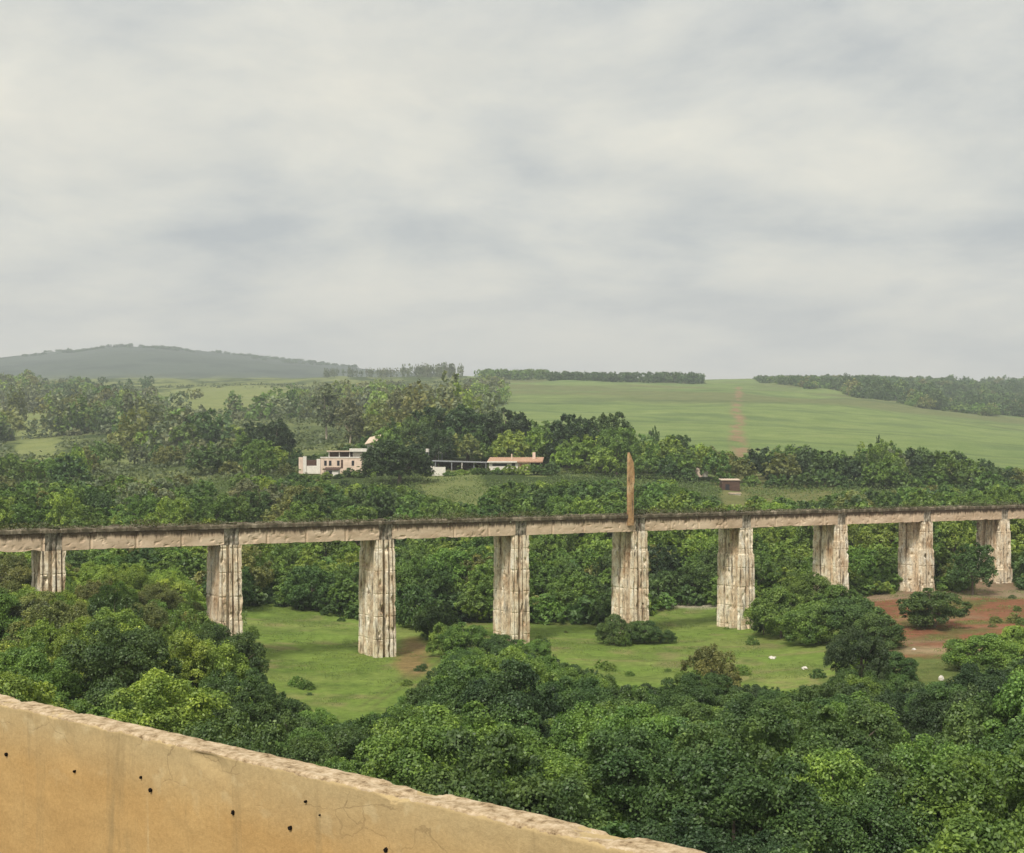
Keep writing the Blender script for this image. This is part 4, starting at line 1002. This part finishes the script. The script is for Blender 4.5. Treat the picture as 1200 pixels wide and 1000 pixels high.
for p in INDIV:
    if not p['label']:
        b0 = {'round': 'round leafy', 'bush': 'low rounded', 'feather': 'feathery upright', 'mid_round': 'round leafy', 'mid_bush': 'low rounded', 'mid_tall': 'tall slim', 'big_dome': 'big domed'}[p['kind']]
        p['base'] = '%s %s %s %s' % (b0, WORD[p['tone']], kindname(p), place_words(p)); labels.setdefault(p['base'], []).append(p)
ORD = ['', 'first', 'second', 'third', 'fourth', 'fifth', 'sixth', 'seventh', 'eighth', 'ninth', 'tenth', 'eleventh', 'twelfth', 'thirteenth', 'fourteenth', 'fifteenth', 'sixteenth', 'seventeenth', 'eighteenth', 'nineteenth', 'twentieth']
for b0, lst in labels.items():
    lst.sort(key=lambda p: p['X'] / p['Y']); n = len(lst)
    for i, p in enumerate(lst):
        if n == 1: p['label'] = b0
        elif i == 0: p['label'] = 'leftmost ' + b0
        elif i == n - 1: p['label'] = 'rightmost ' + b0
        elif i < 20: p['label'] = ORD[i + 1] + ' from left ' + b0
        else: p['label'] = b0
_z = {}
for p in INDIV:
    cm, tm, R, top, _, _ = PROTO[p['kind']][random.randrange(len(PROTO[p['kind']]))]
    nm = kindname(p); e = empty(nm, (p['X'], p['Y'], p['z']), random.uniform(0, 6.28)); e.scale = (p['s'], p['s'], p['sz'])
    tag(e, p['label'], nm, 'trees and bushes growing around the viaduct')
    t = PAL[p['tone']]; j = random.uniform(.82, 1.2); hj = random.uniform(.92, 1.1)
    for me, n_ in ((cm, 'crown'), (tm, 'trunk')):
        o = bpy.data.objects.new(n_, me); C.objects.link(o); o.parent = e
        if n_ == 'crown': o.color = (t[0] * j * hj, t[1] * j, t[2] * j, 1)
def merge(name, items, label, table):
    Vs = []; Qs = []; Ts = []; off = 0
    for (X, Y, z, kd, tone, s, sz) in items:
        V, Q = random.choice(table[kd])[-2:]
        a_ = random.uniform(0, 6.28); ca_, sa_ = math.cos(a_), math.sin(a_)
        W_ = np.stack([(V[:, 0] * ca_ - V[:, 1] * sa_) * s + X, (V[:, 0] * sa_ + V[:, 1] * ca_) * s + Y, V[:, 2] * sz + z - .3], 1)
        Vs.append(W_); Qs.append(Q + off); off += len(V); j = random.uniform(.8, 1.2); t = PAL[tone]
        Ts.append(np.tile(np.array([[t[0] * j * random.uniform(.9, 1.1), t[1] * j, t[2] * j, 1]], dtype=np.float32), (len(V), 1)))
    o = mesh_obj(name, np.concatenate(Vs), np.concatenate(Qs), MAT_WOOD)
    at_ = o.data.color_attributes.new('tint', 'FLOAT_COLOR', 'POINT'); at_.data.foreach_set('color', np.concatenate(Ts).ravel())
    tag(o, label, kind='stuff'); print(name, off // 4); return o
MIDP = {}
for k in ('mid_round', 'mid_bush', 'mid_tall', 'big_dome', 'round', 'bush', 'feather'):
    seeds = {'mid_round': (5.2, 8.2, 1.6, 26, 110, .42), 'mid_bush': (4.2, 5, .05, 20, 100, .40), 'mid_tall': (3.6, 13, 3, 22, 80, .42), 'big_dome': (9, 14, 2, 46, 130, .5),
             'round': (4.6, 7.2, 1.6, 34, 240, .2), 'bush': (3.4, 4.3, .05, 26, 230, .17), 'feather': (3, 6.2, .2, 26, 200, .16)}[k]
    MIDP[k] = [crown(3000 + q, seeds[0], seeds[1], seeds[2], seeds[3], seeds[4], seeds[5], spread=.33, low=-.35)[:2] for q in range(3)]
if REST: merge('woodland', [(p['X'], p['Y'], p['z'], p['kind'], p['tone'], p['s'], p['sz']) for p in REST], 'dense woodland filling the slope behind the viaduct', MIDP)
merge('distant_wood', FARS, 'far woods and scrub on the hills and skyline', FARP)

# undergrowth: low leafy cover between the trees, and tufts and weeds on the deck
def cover_mesh(name, n, pxr, Yr, size, label, tones, cond, hgt):
    rg = np.random.default_rng(5)
    Y = rg.uniform(Yr[0] ** .5, Yr[1] ** .5, n) ** 2; px = rg.uniform(*pxr, n); X = (px - 600) / F * Y; z = ground(X, Y)
    ok = cond(px, Y, X, z); X, Y, z, px = X[ok], Y[ok], z[ok], px[ok]
    h = hgt * (.2 + rg.random(len(X)) * fbm(X / 3, Y / 3, 15, 2) * 1.6)
    P = np.stack([X, Y, z + h * rg.random(len(X))], 1); Nn = rg.normal(size=P.shape) * .6 + np.array([0, -.2, .8]); Nn /= np.linalg.norm(Nn, axis=1)[:, None]
    sz = size * (Y / 150)[:, None] ** .6
    t = np.cross(Nn, rg.normal(size=P.shape)); t /= np.linalg.norm(t, axis=1)[:, None]; b = np.cross(Nn, t)
    V = np.stack([P - t * sz, P - b * sz * .6, P + t * sz, P + b * sz * .6], 1).reshape(-1, 3); Q = np.arange(len(V)).reshape(-1, 4)
    o = mesh_obj(name, V, Q, MAT_WOOD); v_ = fbm(X / 9, Y / 9, 16, 3); ta, tb = np.array(tones[0]), np.array(tones[1])
    c_ = ta[None] * (1 - v_[:, None]) + tb[None] * v_[:, None]; c_ = np.concatenate([c_, np.ones((len(c_), 1))], 1)
    at_ = o.data.color_attributes.new('tint', 'FLOAT_COLOR', 'POINT'); at_.data.foreach_set('color', np.repeat(c_, 4, 0).astype(np.float32).ravel())
    tag(o, label, kind='stuff'); print(name, len(Q)); return o
def under_cond(px, Y, X, z):
    by = HZ + F * (H - z) / Y; ok = np.ones(len(px), bool)
    for p, d in CLEAR[9:12]: ok &= ~inside(p, px + 0 * by, by)
    tp = by - F * 3.0 / Y
    for p, d in CLEAR[12:]: ok &= ~(((inside(p, px, tp)) | inside(p, px, by) | inside(p, px, (by + tp) / 2)) & (Y < d + 1))
    ok &= ~(((px > 495) & (px < 560) & (Y > 345) | (px > 845) & (px < 975) & (Y > 325) & (Y < 375)) & (fbm(X / 5, Y / 5, 68, 3) < .52)); ok &= ~((px > 1000) & (Y > 115) & (Y < 235)); ok &= ~((px > 292) & (px < 1010) & (Y > 96) & (Y < 222))
    return ok
cover_mesh('undergrowth', 420000, (-90, 1290), (42, 400), .15, 'tangled low undergrowth between the trees', ((.07, .12, .035), (.15, .20, .055)), under_cond, 2.2)
def tuft_cond(px, Y, X, z):
    by = HZ + F * (H - z) / Y; return (fbm(X / 4, Y / 4, 66, 3) > .52) & ((inside(CLEAR[9][0], px, by)) | inside(CLEAR[10][0], px, by) | ((px > 1000) & (Y < 250)))
cover_mesh('grass', 300000, (260, 1290), (90, 235), .07, 'short rough grass tufts on the pasture', ((.14, .20, .045), (.19, .24, .07)), tuft_cond, .28)
def hill_cond(px, Y, X, z):
    return (px < 575) & (fbm(X / 20, Y / 20, 67, 3) > .42) & (~inside(CLEAR[-2][0], px, HZ + F * (H - z) / Y)) & (~inside(CLEAR[-1][0], px, HZ + F * (H - z) / Y))
cover_mesh('hillside_scrub', 60000, (-120, 580), (400, 1500), .42, 'low scrub on the left hillside', ((.07, .10, .04), (.15, .18, .07)), hill_cond, 2.2)
# weeds along the deck
rg = np.random.default_rng(11); n = 26000; x = rg.uniform(-2 * SPAN, 10 * SPAN, n); dens = fbm(x / 3.0, x * 0, 44, 3); keep = rg.random(n) < np.clip((dens - .33) * 3, .05, 1)
x = x[keep]; dens = dens[keep]; y = -PD + rg.uniform(-.4, 4.6, len(x)) * rg.random(len(x)) ** .5; hh = (.03 + np.clip((dens - .4) * 3, 0, 1) * .75) * rg.random(len(x)) * np.where(rg.random(len(x)) < .03, 1.8, 1)
drp = (y < -PD - .2) * rg.random(len(x)) * .9
P = np.stack([x, y, Z_KT - .15 + hh - drp], 1); Nn = rg.normal(size=P.shape); Nn[:, 2] = abs(Nn[:, 2]) + .3; Nn /= np.linalg.norm(Nn, axis=1)[:, None]
V, Q = leaves(P, Nn, .13, rg); wd = mesh_obj('weeds', V, Q, MAT_WOOD, None); wd.location = via.location; wd.rotation_euler = via.rotation_euler
v_ = fbm(x / 6, x * 0 + 5, 45, 2)[:, None]; c_ = np.array([[.085, .08, .035]]) * (1 - v_) + np.array([[.09, .12, .04]]) * v_; c_ = np.concatenate([c_, np.ones((len(c_), 1))], 1)
at_ = wd.data.color_attributes.new('tint', 'FLOAT_COLOR', 'POINT'); at_.data.foreach_set('color', np.repeat(c_, 4, 0).astype(np.float32).ravel())
tag(wd, 'brown and green weeds growing along the viaduct deck', kind='stuff')

# ------------------------------------------------------------------ haze
V_, F_ = box_mesh(-5600, 5600, -170, 6520, -60, 620)
hz_ = mesh_obj('haze', V_, F_, []); m = bpy.data.materials.new('haze'); m.use_nodes = True; nt = m.node_tree; nt.nodes.clear()
o = N(nt, 'ShaderNodeOutputMaterial'); pv = N(nt, 'ShaderNodeVolumePrincipled'); L(nt, pv.outputs[0], o.inputs['Volume'])
pv.inputs['Color'].default_value = (0.84, 0.91, 0.98, 1); pv.inputs['Density'].default_value = 0.00018
hz_.data.materials.append(m); tag(hz_, 'thin pale haze over the far hills', kind='stuff')
